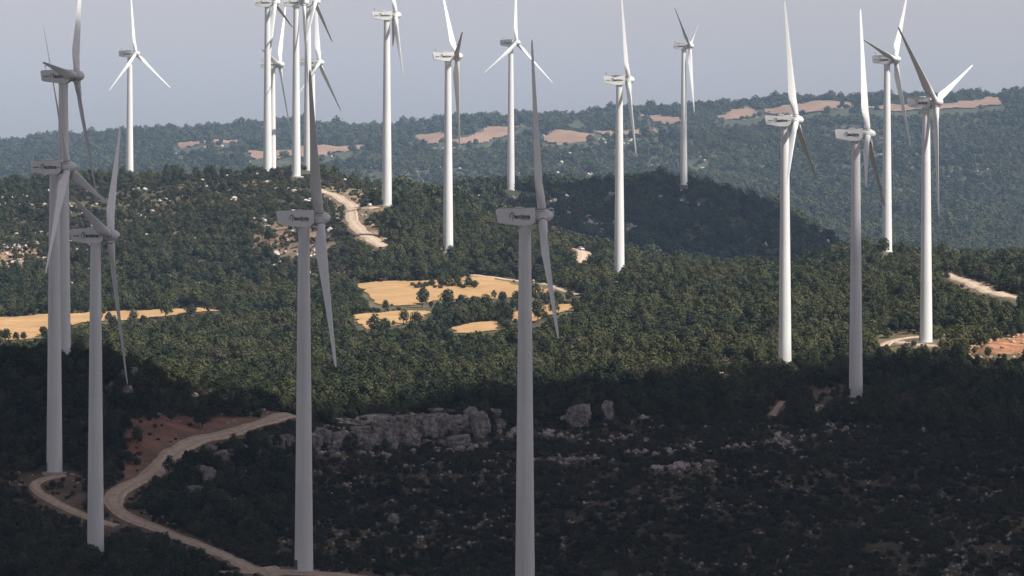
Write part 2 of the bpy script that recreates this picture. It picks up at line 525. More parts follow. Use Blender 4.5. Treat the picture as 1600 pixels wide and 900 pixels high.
# soil colour: dry olive earth, red cuttings, rubble
PXv, PYv = pix(verts[:, 0], np.maximum(verts[:, 1], 600), verts[:, 2])
Yv = verts[:, 1]
soil = np.tile(np.array([[0.088, 0.080, 0.048, 1.0]]), (len(verts), 1))
blotch = fbm(verts[:, 0] / 40, verts[:, 1] / 40, 21)
soil[:, :3] += np.clip(blotch - 0.5, -0.2, 0.3)[:, None] * np.array([0.20, 0.15, 0.08])
soil[(Yv > 3600), :3] = (0.062, 0.066, 0.042)
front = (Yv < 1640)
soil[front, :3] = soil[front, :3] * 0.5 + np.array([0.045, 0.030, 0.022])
RED = [([(196, 690), (205, 655), (260, 650), (330, 652), (425, 653), (400, 668), (320, 682), (262, 705), (236, 735), (205, 752), (190, 745)], 1440, 1640, (0.25, 0.125, 0.09), 0.95),
       ([(1512, 552), (1530, 541), (1560, 531), (1640, 521), (1640, 543), (1585, 553)], 1830, 2040, (0.38, 0.18, 0.105), 0.9),
       ([(-60, 385), (60, 385), (65, 412), (40, 424), (-60, 424)], 2200, 2700, (0.48, 0.30, 0.20), 0.6),
       ([(395, 352), (470, 340), (525, 372), (520, 400), (440, 402), (395, 390)], 2200, 2700, (0.40, 0.26, 0.19), 0.5),
       ([(500, 290), (600, 300), (600, 322), (560, 322), (520, 305)], 2200, 2700, (0.34, 0.27, 0.17), 0.8),
       ([(500, 318), (560, 322), (612, 380), (590, 385), (540, 352)], 2200, 2700, (0.36, 0.27, 0.17), 0.8),
       ([(480, 872), (560, 868), (660, 885), (665, 930), (380, 935), (385, 880)], 1240, 1370, (0.17, 0.115, 0.085), 0.9),
       ([(20, 738), (130, 738), (135, 812), (60, 790)], 1440, 1500, (0.17, 0.125, 0.085), 0.7),
       ([(1260, 600), (1330, 598), (1330, 645), (1250, 645)], 1690, 1790, (0.20, 0.135, 0.10), 0.7),
       ([(1370, 552), (1390, 525), (1480, 520), (1500, 545), (1440, 556)], 1850, 1990, (0.15, 0.125, 0.07), 0.8)]
for poly, y0, y1, c, amt in RED:
    mk = in_poly(PXv, PYv, poly) & (Yv > y0) & (Yv < y1)
    w = amt * np.clip((fbm(verts[mk, 0] / 7, verts[mk, 1] / 10, 57) - (0.30 if y0 != 1440 else 0.1)) / 0.16, 0.0, 1)[:, None]
    soil[mk, :3] = soil[mk, :3] * (1 - w) + np.array(c) * w
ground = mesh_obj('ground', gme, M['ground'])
tag(ground, 'rolling hills of dry olive earth and red soil', None, None, 'structure')

# ------------------------------------------------------------------ fields and tracks lying on the ground
MASK = np.zeros((460, 820))       # depth of the field or track that shows at each 2 px cell of the frame
def paint(X, Y, Z, r=0):
    px, py = pix(X, Y, Z)
    i = (py / 2).astype(int); j = (px / 2).astype(int) + 8
    for a in range(-r, r + 1):
        for b in range(-r, r + 1):
            m = (i + a >= 0) & (i + a < 460) & (j + b >= 0) & (j + b < 820)
            MASK[i[m] + a, j[m] + b] = np.maximum(MASK[i[m] + a, j[m] + b], Y[m])
EXCL = []          # (bbox, polygon) kept free of trees
def field(poly_px, mat, label, name='wheat_field', y0=1650, y1=7200, cell=0.6, lift=0.3):
    poly = [hit(px, py, y0, y1) for px, py in poly_px]
    xs = [p[0] for p in poly]; yy = [p[1] for p in poly]
    gx = np.arange(min(xs), max(xs) + cell, cell); gy = np.arange(min(yy), max(yy) + 2 * cell, 2 * cell)
    GX, GY = np.meshgrid(gx, gy)
    jx = (fbm(GX / 9, GY / 9, 5) - 0.5) * 5; jy = (fbm(GX / 9, GY / 9, 8) - 0.5) * 8
    cx = 0.25 * (GX[:-1, :-1] + GX[1:, :-1] + GX[:-1, 1:] + GX[1:, 1:]); cyy = 0.25 * (GY[:-1, :-1] + GY[1:, :-1] + GY[:-1, 1:] + GY[1:, 1:])
    ins = in_poly(cx + jx[:-1, :-1], cyy + jy[:-1, :-1], poly)
    if ins.sum() < 4:
        print('FIELD EMPTY', label); return
    v = np.stack([GX, GY, ground_z(GX, GY) + lift], -1).reshape(-1, 3)
    ii = np.arange(GX.size).reshape(GX.shape)
    f = np.stack([ii[:-1, :-1], ii[:-1, 1:], ii[1:, 1:], ii[1:, :-1]], -1)[ins]
    used, inv = np.unique(f, return_inverse=True)
    o = mesh_obj(name, np_mesh(name, v[used], inv.reshape(-1, 4), True), mat)
    tag(o, label, None, None, 'structure')
    paint(v[used][:, 0], v[used][:, 1], v[used][:, 2], 1)
    EXCL.append((min(xs) - 3, max(xs) + 3, min(yy) - 4, max(yy) + 4, poly))
    print('FIELD', label, 'Y %.0f-%.0f' % (min(yy), max(yy)))

field([(560, 443), (600, 441), (650, 440), (700, 437), (735, 434), (760, 434), (800, 442), (862, 455), (868, 460), (800, 466), (730, 468), (690, 470), (640, 477), (600, 480), (583, 471), (570, 456)], M['wheat'], 'big tan stubble field round a small island of bushes')
field([(553, 493), (600, 488), (640, 485), (674, 488), (662, 497), (630, 506), (575, 516), (562, 507)], M['wheat'], 'small tan stubble field below the big one')
field([(706, 513), (740, 505), (778, 502), (774, 517), (740, 521), (712, 521)], M['wheat'], 'narrow tan field strip among dark bushes')
field([(800, 490), (830, 481), (860, 477), (893, 477), (886, 487), (860, 493), (838, 503), (800, 505)], M['wheat'], 'tan field strip right of the biggest turbine tower')
field([(-80, 498), (0, 496), (70, 492), (150, 489), (250, 485), (322, 483), (344, 487), (250, 495), (180, 502), (130, 505), (80, 517), (50, 529), (0, 533), (-80, 536)], M['wheat'], 'long tan stubble field at the left edge')
FAR = [([(1120, 186), (1140, 176), (1170, 166), (1178, 172), (1190, 180), (1150, 187)], 'pale ochre field on the far ridge behind the white tower'),
       ([(1195, 176), (1240, 164), (1330, 158), (1330, 168), (1290, 174), (1230, 182)], 'broad ochre field on the far ridge'),
       ([(1350, 169), (1440, 163), (1500, 160), (1560, 156), (1565, 165), (1480, 171), (1400, 176)], 'long ochre field on the far right ridge'),
       ([(998, 176), (1030, 182), (1060, 186), (1064, 194), (1030, 196)], 'small ochre field on the far ridge under the trees'),
       ([(642, 212), (690, 207), (700, 216), (680, 228), (648, 224)], 'ochre clearing on the far ridge at centre'),
       ([(690, 222), (740, 212), (762, 200), (830, 198), (800, 208), (770, 218), (720, 228)], 'winding ochre clearing on the far ridge'),
       ([(850, 215), (925, 211), (930, 220), (880, 226), (850, 222)], 'ochre strip field on the far slope'),
       ([(930, 208), (1025, 203), (1025, 210), (960, 216)], 'thin ochre strip beside the white tower'),
       ([(388, 240), (470, 230), (570, 228), (560, 236), (500, 246), (430, 252)], 'hazy pink brown field behind the turbine cluster'),
       ([(275, 226), (320, 222), (380, 218), (375, 224), (300, 231)], 'thin ochre strip on the far left ridge'),
       ([(880, 177), (910, 175), (912, 180), (885, 182)], 'tiny ochre patch below the ridge trees'),
       ([(1505, 160), (1545, 152), (1560, 156), (1520, 163)], 'ochre tip of the far ridge field')]
for poly, lab in FAR:
    field(poly, M['ochre'], lab, 'ochre_field', 4200, 7000, 3.0, 1.6)

ROADS = []
def track(pts, width, label, y0=1200, y1=3200, lift=0.22, shift=None):
    w = np.array([hit(px, py, y0, y1) for px, py in pts])
    # resample by spline and smooth
    d = np.concatenate([[0], np.cumsum(np.hypot(*np.diff(w, axis=0).T))])
    n = max(6, int(d[-1] / 1.5))
    s = np.linspace(0, d[-1], n)
    p = pchip(d, w, s)
    for _ in range(60):
        p[1:-1] = 0.25 * p[:-2] + 0.5 * p[1:-1] + 0.25 * p[2:]
    tg = np.gradient(p, axis=0)
    nn = np.stack([-tg[:, 1], tg[:, 0]], -1); nn /= np.linalg.norm(nn, axis=1)[:, None] + 1e-9
    k = 9
    tt = np.linspace(-1, 1, k)
    wob = 1 + (fbm(s / 7, s * 0, 31)[:, None] - 0.5) * 0.5
    wl_ = width * 0.5 * wob
    V = p[:, None, :] + nn[:, None, :] * (tt[None, :, None] * wl_[:, :, None])
    Z = ground_z(V[..., 0], V[..., 1]) + lift
    # a graded surface: level it a little across
    Z = np.maximum(Z, 0.5 * Z + 0.5 * Z[:, k // 2][:, None])
    Z[:, 0] -= 0.5; Z[:, -1] -= 0.5
    v = np.concatenate([V, Z[..., None]], -1).reshape(-1, 3)
    ii = np.arange(n * k).reshape(n, k)
    f = np.stack([ii[:-1, :-1], ii[:-1, 1:], ii[1:, 1:], ii[1:, :-1]], -1).reshape(-1, 4)
    me = np_mesh('dirt_track', v, f, True)
    ac = np.tile(0.5 + 0.5 * np.cos(tt * math.pi * 2.0), n)
    c = me.color_attributes.new('across', 'FLOAT_COLOR', 'POINT')
    c.data.foreach_set('color', np.stack([ac, ac, ac, np.ones_like(ac)], -1).astype(np.float32).ravel())
    o = mesh_obj('dirt_track', me, M['track'])
    tag(o, label, None, None, 'structure')
    ROADS.append((p, width * 0.5))
    for q in range(k):
        sl_ = v.reshape(n, k, 3)[:, q]
        paint(sl_[:, 0], sl_[:, 1], sl_[:, 2], 0)
    print('TRACK', label, 'Y %.0f..%.0f' % (p[:, 1].min(), p[:, 1].max()))
    return p

main_track = track([(458, 649), (425, 656), (380, 671), (320, 684), (285, 697), (262, 715), (245, 735), (215, 752), (180, 768), (165, 785), (180, 800), (215, 814), (250, 827), (290, 843), (330, 859), (360, 873), (392, 889), (430, 902)], 5.3, 'winding dirt track curving through the shaded left valley')
track([(100, 742), (60, 743), (42, 752), (55, 768), (90, 788), (126, 805), (150, 815), (185, 822)], 3.3, 'narrow side track looping past the turbine foot')
track([(360, 894), (420, 895), (475, 896), (540, 899), (600, 906)], 7.0, 'flat dirt apron round the turbine at the bottom')
track([(496, 296), (515, 302), (535, 313), (552, 324), (549, 340), (553, 350), (568, 364), (585, 376), (600, 386)], 5.6, 'pale dirt track winding down the lit hill', 2200, 2720)
track([(552, 324), (570, 326), (590, 326)], 4.5, 'short spur of pale track to the white turbine', 2200, 2720)
track([(905, 384), (910, 392), (914, 400), (911, 412)], 7.0, 'short visible stretch of pale track with a car', 2200, 2720)
track([(738, 430), (770, 434), (800, 437), (835, 442), (880, 455), (905, 461)], 2.6, 'pale farm path along the top of the big field', 2000, 2400)
track([(1474, 428), (1490, 433), (1510, 440), (1530, 449), (1560, 459), (1610, 468)], 6.5, 'pale dirt track on the lit slope at right', 2000, 2500)
track([(1378, 542), (1388, 534), (1410, 528), (1445, 526), (1495, 522)], 5.0, 'pale loop of track round the right turbine', 1850, 2060)
track([(1405, 534), (1425, 538), (1450, 542), (1475, 541)], 4.0, 'pale turning area at the right turbine foot', 1800, 2060)
track([(1126, 584), (1150, 581), (1188, 576)], 5.0, 'short pale track on the shadow edge', 1650, 1950)
track([(1258, 644), (1285, 637), (1312, 632), (1335, 630)], 4.5, 'dim dirt track beside the shaded right turbine', 1600, 1800)
track([(1203, 650), (1212, 640), (1222, 628)], 2.4, 'dim bit of track among dark trees', 1600, 1800)

# bare trodden earth beside the tracks
bare_w = np.zeros(len(verts))
for p, hw in ROADS:
    bx = np.where((verts[:, 0] > p[:, 0].min() - 12) & (verts[:, 0] < p[:, 0].max() + 12) & (verts[:, 1] > p[:, 1].min() - 12) & (verts[:, 1] < p[:, 1].max() + 12))[0]
    d = np.sqrt(np.min((verts[bx, None, 0] - p[None, ::2, 0]) ** 2 + (verts[bx, None, 1] - p[None, ::2, 1]) ** 2, axis=1))
    bare_w[bx] = np.maximum(bare_w[bx], np.clip(1 - (d - hw - 0.8 - 2.5 * blotch[bx]) / 1.6, 0, 1))
soil[:, :3] += (np.array([0.20, 0.135, 0.095]) - soil[:, :3]) * (0.8 * bare_w)[:, None]
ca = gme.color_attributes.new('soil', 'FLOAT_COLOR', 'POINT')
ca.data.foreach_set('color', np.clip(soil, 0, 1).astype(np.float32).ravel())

# ------------------------------------------------------------------ wind turbines
def ring_tube(bm, stations, seg=28, caps=True):
    """stations: list of (z, r)"""
    rings = []
    for z, r in stations:
        rings.append([bm.verts.new((r * math.cos(2 * math.pi * i / seg), r * math.sin(2 * math.pi * i / seg), z)) for i in range(seg)])
    for a, b in zip(rings[:-1], rings[1:]):
        for i in range(seg):
            bm.faces.new((a[i], a[(i + 1) % seg], b[(i + 1) % seg], b[i]))
    if caps:
        bm.faces.new(list(reversed(rings[0])))
        bm.faces.new(rings[-1])
    return rings

def tower_mesh():
    bm = bmesh.new()
    st = []
    H = HUB - 1.7
    r0, r1 = 2.12, 1.27
    joints = [0.0, 20.0, 40.0, 60.0]
    rad = lambda z: r0 + (r1 - r0) * z / H
    st.append((-1.5, r0)); st.append((0.0, r0 + 0.09)); st.append((0.25, r0 + 0.09)); st.append((0.26, rad(0.26)))
    for j in joints[1:]:
        st += [(j - 0.07, rad(j)), (j - 0.05, rad(j) - 0.03), (j + 0.05, rad(j) - 0.03), (j + 0.07, rad(j))]
    st += [(H - 0.7, rad(H)), (H - 0.68, r1 + 0.14), (H, r1 + 0.14)]
    ring_tube(bm, st, 36)
    for e in bm.edges:
        a, b = e.verts
        if abs(a.co.z - b.co.z) < 1e-5:
            e.smooth = False
    me = bm_mesh('tower', bm, True)
    return me

def box(bm, x0, x1, y0, y1, z0, z1):
    v = [bm.verts.new(p) for p in ((x0, y0, z0), (x1, y0, z0), (x1, y1, z0), (x0, y1, z0), (x0, y0, z1), (x1, y0, z1), (x1, y1, z1), (x0, y1, z1))]
    for f in ((0, 3, 2, 1), (4, 5, 6, 7), (0, 1, 5, 4), (1, 2, 6, 5), (2, 3, 7, 6), (3, 0, 4, 7)):
        bm.faces.new([v[i] for i in f])

def nacelle_mesh():
    bm = bmesh.new()
    prof = [(-6.1, 1.28), (-5.75, 1.55), (-2.0, 1.68), (2.05, 1.74), (2.05, -0.95), (1.35, -1.62), (0.4, -1.78), (-1.6, -1.74), (-5.2, -1.28), (-5.75, -0.98)]
    wid = {0: 1.42, 1: 1.42, 8: 1.42, 9: 1.42}
    L = [bm.verts.new((x, -wid.get(i, 1.62), z)) for i, (x, z) in enumerate(prof)]
    Rr = [bm.verts.new((x, wid.get(i, 1.62), z)) for i, (x, z) in enumerate(prof)]
    n = len(prof)
    for i in range(n):
        bm.faces.new((L[i], L[(i + 1) % n], Rr[(i + 1) % n], Rr[i]))
    bm.faces.new(L); bm.faces.new(list(reversed(Rr)))
    bm.normal_update()
    ed = [e for e in bm.edges if len(e.link_faces) == 2 and e.calc_face_angle(0) > 0.5]
    bmesh.ops.bevel(bm, geom=ed, offset=0.16, segments=2, affect='EDGES', profile=0.6)
    return bm_mesh('nacelle', bm)

def lathe_x(name, prof, seg=28):
    bm = bmesh.new()
    rings = []
    for x, r in prof:
        rings.append([bm.verts.new((x, r * math.cos(2 * math.pi * i / seg), r * math.sin(2 * math.pi * i / seg))) for i in range(seg)])
    for a, b in zip(rings[:-1], rings[1:]):
        for i in range(seg):
            bm.faces.new((a[i], a[(i + 1) % seg], b[(i + 1) % seg], b[i]))
    bm.faces.new(rings[0]); bm.faces.new(rings[-1])
    return bm_mesh(name, bm, True)

def blade_mesh():
    bm = bmesh.new()
    #        r, chord, thickness ratio, twist deg, roundness
    st = [(1.1, 1.86, 1.0, 0), (2.2, 1.84, 1.0, 0), (3.4, 1.95, .86, 16), (5.0, 2.30, .60, 15), (7.0, 2.68, .43, 13), (8.8, 2.70, .36, 11),
          (12, 2.34, .29, 8), (16, 1.95, .25, 6), (21, 1.55, .22, 3.5), (26, 1.22, .20, 2), (31, .94, .19, 1), (35, .72, .18, 0), (37.4, .56, .16, 0), (38.3, .30, .16, 0), (38.5, .08, .2, 0)]
    seg = 20
    rings = []
    for r, c, th, tw in st:
        k = min(1.0, max(0.0, (r - 2.2) / 4.8))
        ring = []
        for i in range(seg):
            a = 2 * math.pi * i / seg
            # circle
            xc, yc = 0.5 * c * math.cos(a), 0.5 * c * math.sin(a)
            # aerofoil: leading edge +x
            u = 0.5 * (1 + math.cos(a))                # 1 at leading edge, 0 at trailing edge
            s = 1 - u
            yt = 5 * 0.5 * th * c * (0.2969 * math.sqrt(s) - 0.126 * s - 0.3516 * s * s + 0.2843 * s ** 3 - 0.1036 * s ** 4) * 2 * 0.5
            ya = yt * (1 if a < math.pi else -1) * 1.0 + 0.02 * c
            xa = (u - 0.70) * c
            x = xc * (1 - k) + xa * k
            y = yc * (1 - k) + ya * k
            t = R(tw) * k
            ring.append(bm.verts.new((x * math.cos(t) - y * math.sin(t), x * math.sin(t) + y * math.cos(t), r)))
        rings.append(ring)
    for a, b in zip(rings[:-1], rings[1:]):
        for i in range(seg):
            bm.faces.new((a[i], a[(i + 1) % seg], b[(i + 1) % seg], b[i]))
    bm.faces.new(rings[0]); bm.faces.new(rings[-1])
    return bm_mesh('blade', bm, True)

def letters_mesh():
    cu = bpy.data.curves.new('lettering', 'FONT')
    cu.body = 'acciona'
    cu.size = 1.0
    cu.offset = 0.035
    cu.extrude = 0.02
    o = bpy.data.objects.new('lettering', cu)
    col.objects.link(o)
    bpy.context.view_layer.update()
    dg = bpy.context.evaluated_depsgraph_get()
    me = bpy.data.meshes.new_from_object(o.evaluated_get(dg))
    bpy.data.objects.remove(o)
    co = np.zeros(len(me.vertices) * 3); me.vertices.foreach_get('co', co); co = co.reshape(-1, 3)
    w = co[:, 0].max()
    k = 3.25 / w
    out = np.zeros_like(co)
    out[:, 0] = co[:, 0] * k - 2.15
    out[:, 2] = co[:, 1] * k * 1.25 - 0.38
    out[:, 1] = -1.625 - co[:, 2]
    me.vertices.foreach_set('co', out.ravel())
    me.update()
    me.materials.clear()
    return me

def ribbon(bm, pts, w, y=-1.635, t=0.02):
    """a flat stroke on the nacelle side (x,z points, varying width)"""
    n = len(pts)
    P = np.array(pts); tg = np.gradient(P, axis=0); nn = np.stack([-tg[:, 1], tg[:, 0]], -1); nn /= np.linalg.norm(nn, axis=1)[:, None]
    rows = []
    for i in range(n):
        ww = w[i] if hasattr(w, '__len__') else w
        a = P[i] + nn[i] * ww / 2; b = P[i] - nn[i] * ww / 2
        rows.append([bm.verts.new((a[0], y, a[1])), bm.verts.new((b[0], y, b[1])), bm.verts.new((b[0], y + t, b[1])), bm.verts.new((a[0], y + t, a[1]))])
    for r0, r1 in zip(rows[:-1], rows[1:]):
        for i in range(4):
            bm.faces.new((r0[i], r0[(i + 1) % 4], r1[(i + 1) % 4], r1[i]))
    bm.faces.new(rows[0]); bm.faces.new(list(reversed(rows[-1])))

def emblem_mesh():
    bm = bmesh.new()
    # a leaf-like arch with an inner stroke, to the left of the word
    arch = []
    for i in range(19):
        a = R(205 - i * 12.5)
        arch.append((-2.75 + 0.46 * math.cos(a), 0.02 + 0.80 * math.sin(a)))
    ribbon(bm, arch, [0.10 + 0.06 * math.sin(math.pi * i / 18) for i in range(19)])
    stem = [(-2.62 + 0.05 * math.sin(k * .8), 0.38 - 0.17 * k) for k in range(8)]
    ribbon(bm, stem, [0.10, 0.13, 0.15, 0.14, 0.12, 0.1, 0.08, 0.05])
    return bm_mesh('emblem', bm)

def bars_mesh(name, bars):
    bm = bmesh.new()
    for x0, x1, z0, z1 in bars:
        box(bm, x0, x1, -1.64, -1.61, z0, z1)
    return bm_mesh(name, bm)

ME = {}
ME['tower'] = tower_mesh(); ME['tower'].materials.append(M['white'])
ME['nacelle'] = nacelle_mesh(); ME['nacelle'].materials.append(M['cabin'])
ME['spinner'] = lathe_x('spinner', [(-1.45, 0.9), (-1.42, 1.40), (0.6, 1.46), (1.15, 1.38), (1.65, 1.16), (2.05, 0.84), (2.3, 0.50), (2.42, 0.15)]); ME['spinner'].materials.append(M['blade'])
ME['blade'] = blade_mesh(); ME['blade'].materials.append(M['blade'])
bm = bmesh.new(); ring_tube(bm, [(1.25, 1.04), (1.28, 1.1), (1.62, 1.1), (1.65, 1.0)], 24); ME['collar'] = bm_mesh('root_collar', bm, True); ME['collar'].materials.append(M['blade'])
bm = bmesh.new(); ring_tube(bm, [(1.66, 0.985), (1.80, 0.985)], 24); ME['seal'] = bm_mesh('root_seal', bm, True); ME['seal'].materials.append(M['metal'])
ME['letters'] = letters_mesh(); ME['letters'].materials.append(M['dark'])
ME['emblem'] = emblem_mesh(); ME['emblem'].materials.append(M['dark'])
ME['stripe'] = bars_mesh('stripe', [(-5.35, -3.75, -0.12, 0.06)]); ME['stripe'].materials.append(M['dark'])
ME['stripe2'] = bars_mesh('stripe', [(1.2, 1.88, -0.12, 0.06)]); ME['stripe2'].materials.append(M['dark'])
ME['underline'] = bars_mesh('underline', [(-0.75, 0.95, -0.66, -0.56)]); ME['underline'].materials.append(M['dark'])
bm = bmesh.new(); box(bm, -2.1, -0.3, -0.7, 0.7, 1.66, 2.02); bmesh.ops.bevel(bm, geom=bm.edges[:], offset=0.06, segments=1, affect='EDGES'); ME['hatch'] = bm_mesh('roof_hatch', bm); ME['hatch'].materials.append(M['white'])
bm = bmesh.new()
ring_tube(bm, [(1.45, 0.06), (2.75, 0.05)], 8)
box(bm, -0.28, 0.28, -0.05, 0.05, 2.70, 2.80)
box(bm, 0.18, 0.28, -0.05, 0.05, 2.80, 3.0); box(bm, -0.28, -0.08, -0.05, 0.05, 2.80, 3.02)
box(bm, -0.5, 0.5, -0.2, 0.2, 1.50, 1.66)
ME['mast'] = bm_mesh('wind_vane', bm); ME['mast'].materials.append(M['metal'])
bm = bmesh.new(); ring_tube(bm, [(-1.2, 3.4), (0.12, 3.4), (0.2, 3.3)], 32); ME['pad'] = bm_mesh('foundation', bm); ME['pad'].materials.append(M['concrete'])
bm = bmesh.new(); box(bm, -0.5, 0.5, -2.26, -2.0, 0.5, 2.7); bmesh.ops.bevel(bm, geom=bm.edges[:], offset=0.04, segments=1, affect='EDGES'); ME['door'] = bm_mesh('door', bm); ME['door'].materials.append(M['metal'])

def child(name, me, parent, mat4=None):
    o = bpy.data.objects.new(name, me)
    link(o, parent)
    if mat4 is not None:
        o.matrix_local = mat4
    return o

for t in turb:
    root = empty('wind_turbine', (t['x'], t['y'], t['z']), -t['a'])
    tag(root, t['label'], 'wind turbine', 'white three bladed wind turbines of the hill wind farm')
    child('foundation', ME['pad'], root)
    tw = child('tower', ME['tower'], root)
    child('door', ME['door'], tw, Matrix.Rotation(R(-60), 4, 'Z'))
    nac = child('nacelle', ME['nacelle'], root, Matrix.Translation((0, 0, HUB - 0.05)))
    flip = Matrix.Rotation(math.pi, 4, 'Z')
    child('lettering', ME['letters'], nac)
    child('emblem', ME['emblem'], nac)
    child('roof_hatch', ME['hatch'], nac)
    child('wind_vane', ME['mast'], nac, Matrix.Translation((-5.2, 0.3, 0)))
    if t['lines']:
        child('stripe', ME['stripe'], nac)
        child('stripe', ME['stripe2'], nac)
    else:
        child('underline', ME['underline'], nac)
    n = Vector((math.cos(TILT), 0, math.sin(TILT)))
    u = Vector((-math.sin(TILT), 0, math.cos(TILT)))
    tt = Vector((0, 1, 0))
    C = Vector((OVER, 0, HUB))
    hub = child('spinner', ME['spinner'], root, Matrix.Translation(C) @ Matrix.Rotation(-TILT, 4, 'Y'))
    for k in range(3):
        p = t['ph'] + k * 2 * math.pi / 3
        d = (math.cos(p) * u + math.sin(p) * tt) * math.cos(t['cone']) + n * math.sin(t['cone'])
        d.normalize()
        x = (n - n.dot(d) * d).normalized()
        y = d.cross(x)
        mb = Matrix((x, y, d)).transposed().to_4x4()
        mb = Matrix.Translation(C) @ mb @ Matrix.Rotation(math.pi / 2 - t['pitch'], 4, 'Z')
        bl = child('blade', ME['blade'], root, mb)
        child('root_collar', ME['collar'], bl)
        child('root_seal', ME['seal'], bl)

# ------------------------------------------------------------------ vegetation prototypes
def leaf_cloud(lobes, n, size, seed, up=0.35):
    """many leaf-tuft faces spread through the lobes (centre, radii)"""
    r = np.random.default_rng(seed)
    vol = np.array([l[1][0] * l[1][1] * l[1][2] for l in lobes]) ** 0.7
    pick = r.choice(len(lobes), n, p=vol / vol.sum())
    C = np.array([l[0] for l in lobes])[pick]; Rd = np.array([l[1] for l in lobes])[pick]
    d = r.normal(size=(n, 3)); d /= np.linalg.norm(d, axis=1)[:, None]
    rad = 0.55 + 0.5 * r.random(n) ** 0.6
    P = C + d * Rd * rad[:, None]
    nrm = d + r.normal(size=(n, 3)) * 0.28 + np.array([0, 0, up])
    nrm /= np.linalg.norm(nrm, axis=1)[:, None]
    a = np.cross(nrm, r.normal(size=(n, 3))); a /= np.linalg.norm(a, axis=1)[:, None]
    b = np.cross(nrm, a)
    s = size * (0.6 + 0.8 * r.random(n))[:, None]
    V = np.stack([P + a * s, P + b * s * 0.8 + nrm * s * 0.25, P - a * s, P - b * s * 0.8 + nrm * s * 0.25], 1)
    V += r.normal(size=V.shape) * (size * 0.18)
    V[..., 2] = np.maximum(V[..., 2], 0.02)
    return V.reshape(-1, 3), np.arange(4 * n).reshape(-1, 4)

def pine_lobes(h, w, seed):
    r = random.Random(seed)
    L = []
    n = r.randint(8, 11)
    for i in range(n):
        f = (i + 0.5) / n
        z = h * (0.34 + 0.48 * f)
        ring = math.sin(math.pi * (0.22 + 0.70 * f))
        ang = i * 2.4 + r.uniform(-0.5, 0.5)
        off = w * 0.30 * ring * r.uniform(0.7, 1.15)
        rr = w * r.uniform(0.17, 0.25)
        L.append(((math.cos(ang) * off, math.sin(ang) * off, z), (rr, rr, rr * r.uniform(0.75, 1.0))))
    L.append(((0, 0, h * 0.56), (w * 0.33, w * 0.33, h * 0.27)))
    L.append(((r.uniform(-.06, .06) * w, 0, h * 0.84), (w * 0.17, w * 0.17, h * 0.13)))
    return L

def shrub_lobes(h, w, seed):
    r = random.Random(seed)
    L = []
    for i in range(r.randint(4, 6)):
        ang = r.uniform(0, 6.28); off = w * 0.28 * r.uniform(0.3, 1.1)
        rr = w * r.uniform(0.2, 0.32)
        L.append(((math.cos(ang) * off, math.sin(ang) * off, h * r.uniform(0.35, 0.62)), (rr, rr, h * r.uniform(0.26, 0.4))))
    L.append(((0, 0, h * 0.4), (w * 0.35, w * 0.35, h * 0.4)))
    return L

def crown_mesh(name, lobes, n, size, seed, mat):
    v, f = leaf_cloud(lobes, n, size, seed)
    me = np_mesh(name, v, f)
    me.materials.append(mat)
    return me

def trunk_mesh(h, r0, seed):
    r = random.Random(seed)
    bm = bmesh.new()
    seg = 7
    rings = []
    x = y = 0.0
    for k in range(5):
        z = -0.4 + (h * 0.8 + 0.4) * k / 4
        rr = r0 * (1 - 0.75 * k / 4)
        rings.append([bm.verts.new((x + rr * math.cos(6.283 * i / seg), y + rr * math.sin(6.283 * i / seg), z)) for i in range(seg)])
        x += r.uniform(-0.1, 0.1); y += r.uniform(-0.1, 0.1)
    for a, b in zip(rings[:-1], rings[1:]):
        for i in range(seg):
            bm.faces.new((a[i], a[(i + 1) % seg], b[(i + 1) % seg], b[i]))
    bm.faces.new(rings[-1])
    for k in range(6):                                  # limbs
        z = h * (0.28 + 0.09 * k); an = r.uniform(0, 6.28); ln = h * r.uniform(0.16, 0.26)
        p0 = Vector((0, 0, z)); p1 = Vector((math.cos(an) * ln, math.sin(an) * ln, z + ln * 0.5))
        sd = Vector((-math.sin(an), math.cos(an), 0)) * r0 * 0.3; up = Vector((0, 0, r0 * 0.3))
        q = [bm.verts.new(p0 + sd), bm.verts.new(p0 + up), bm.verts.new(p0 - sd), bm.verts.new(p1)]
        bm.faces.new((q[0], q[1], q[3])); bm.faces.new((q[1], q[2], q[3])); bm.faces.new((q[2], q[0], q[3]))
    return bm_mesh('trunk', bm, True)

# unit prototypes: 1 m wide, height relative
PINE = []
for k in range(5):
    h = [1.1, 0.95, 1.25, 0.88, 1.05][k]
    cm = crown_mesh('crown', pine_lobes(h, 1.0, 40 + k), 640, 0.050, 90 + k, M['pine'])
    tm = trunk_mesh(h, 0.045, 70 + k); tm.materials.append(M['bark'])
    PINE.append((h, cm, tm))
SHRUB = []
for k in range(4):
    h = [0.62, 0.75, 0.55, 0.85][k]
    SHRUB.append((h, crown_mesh('shrub', shrub_lobes(h, 1.0, 140 + k), 340, 0.062, 190 + k, M['shrub'])))
FARC = []
for k in range(4):
    h = [0.9, 0.75, 1.0, 0.68][k]
    FARC.append((h, crown_mesh('far_crown', pine_lobes(h, 1.0, 240 + k), 210, 0.088, 290 + k, M['pine'])))

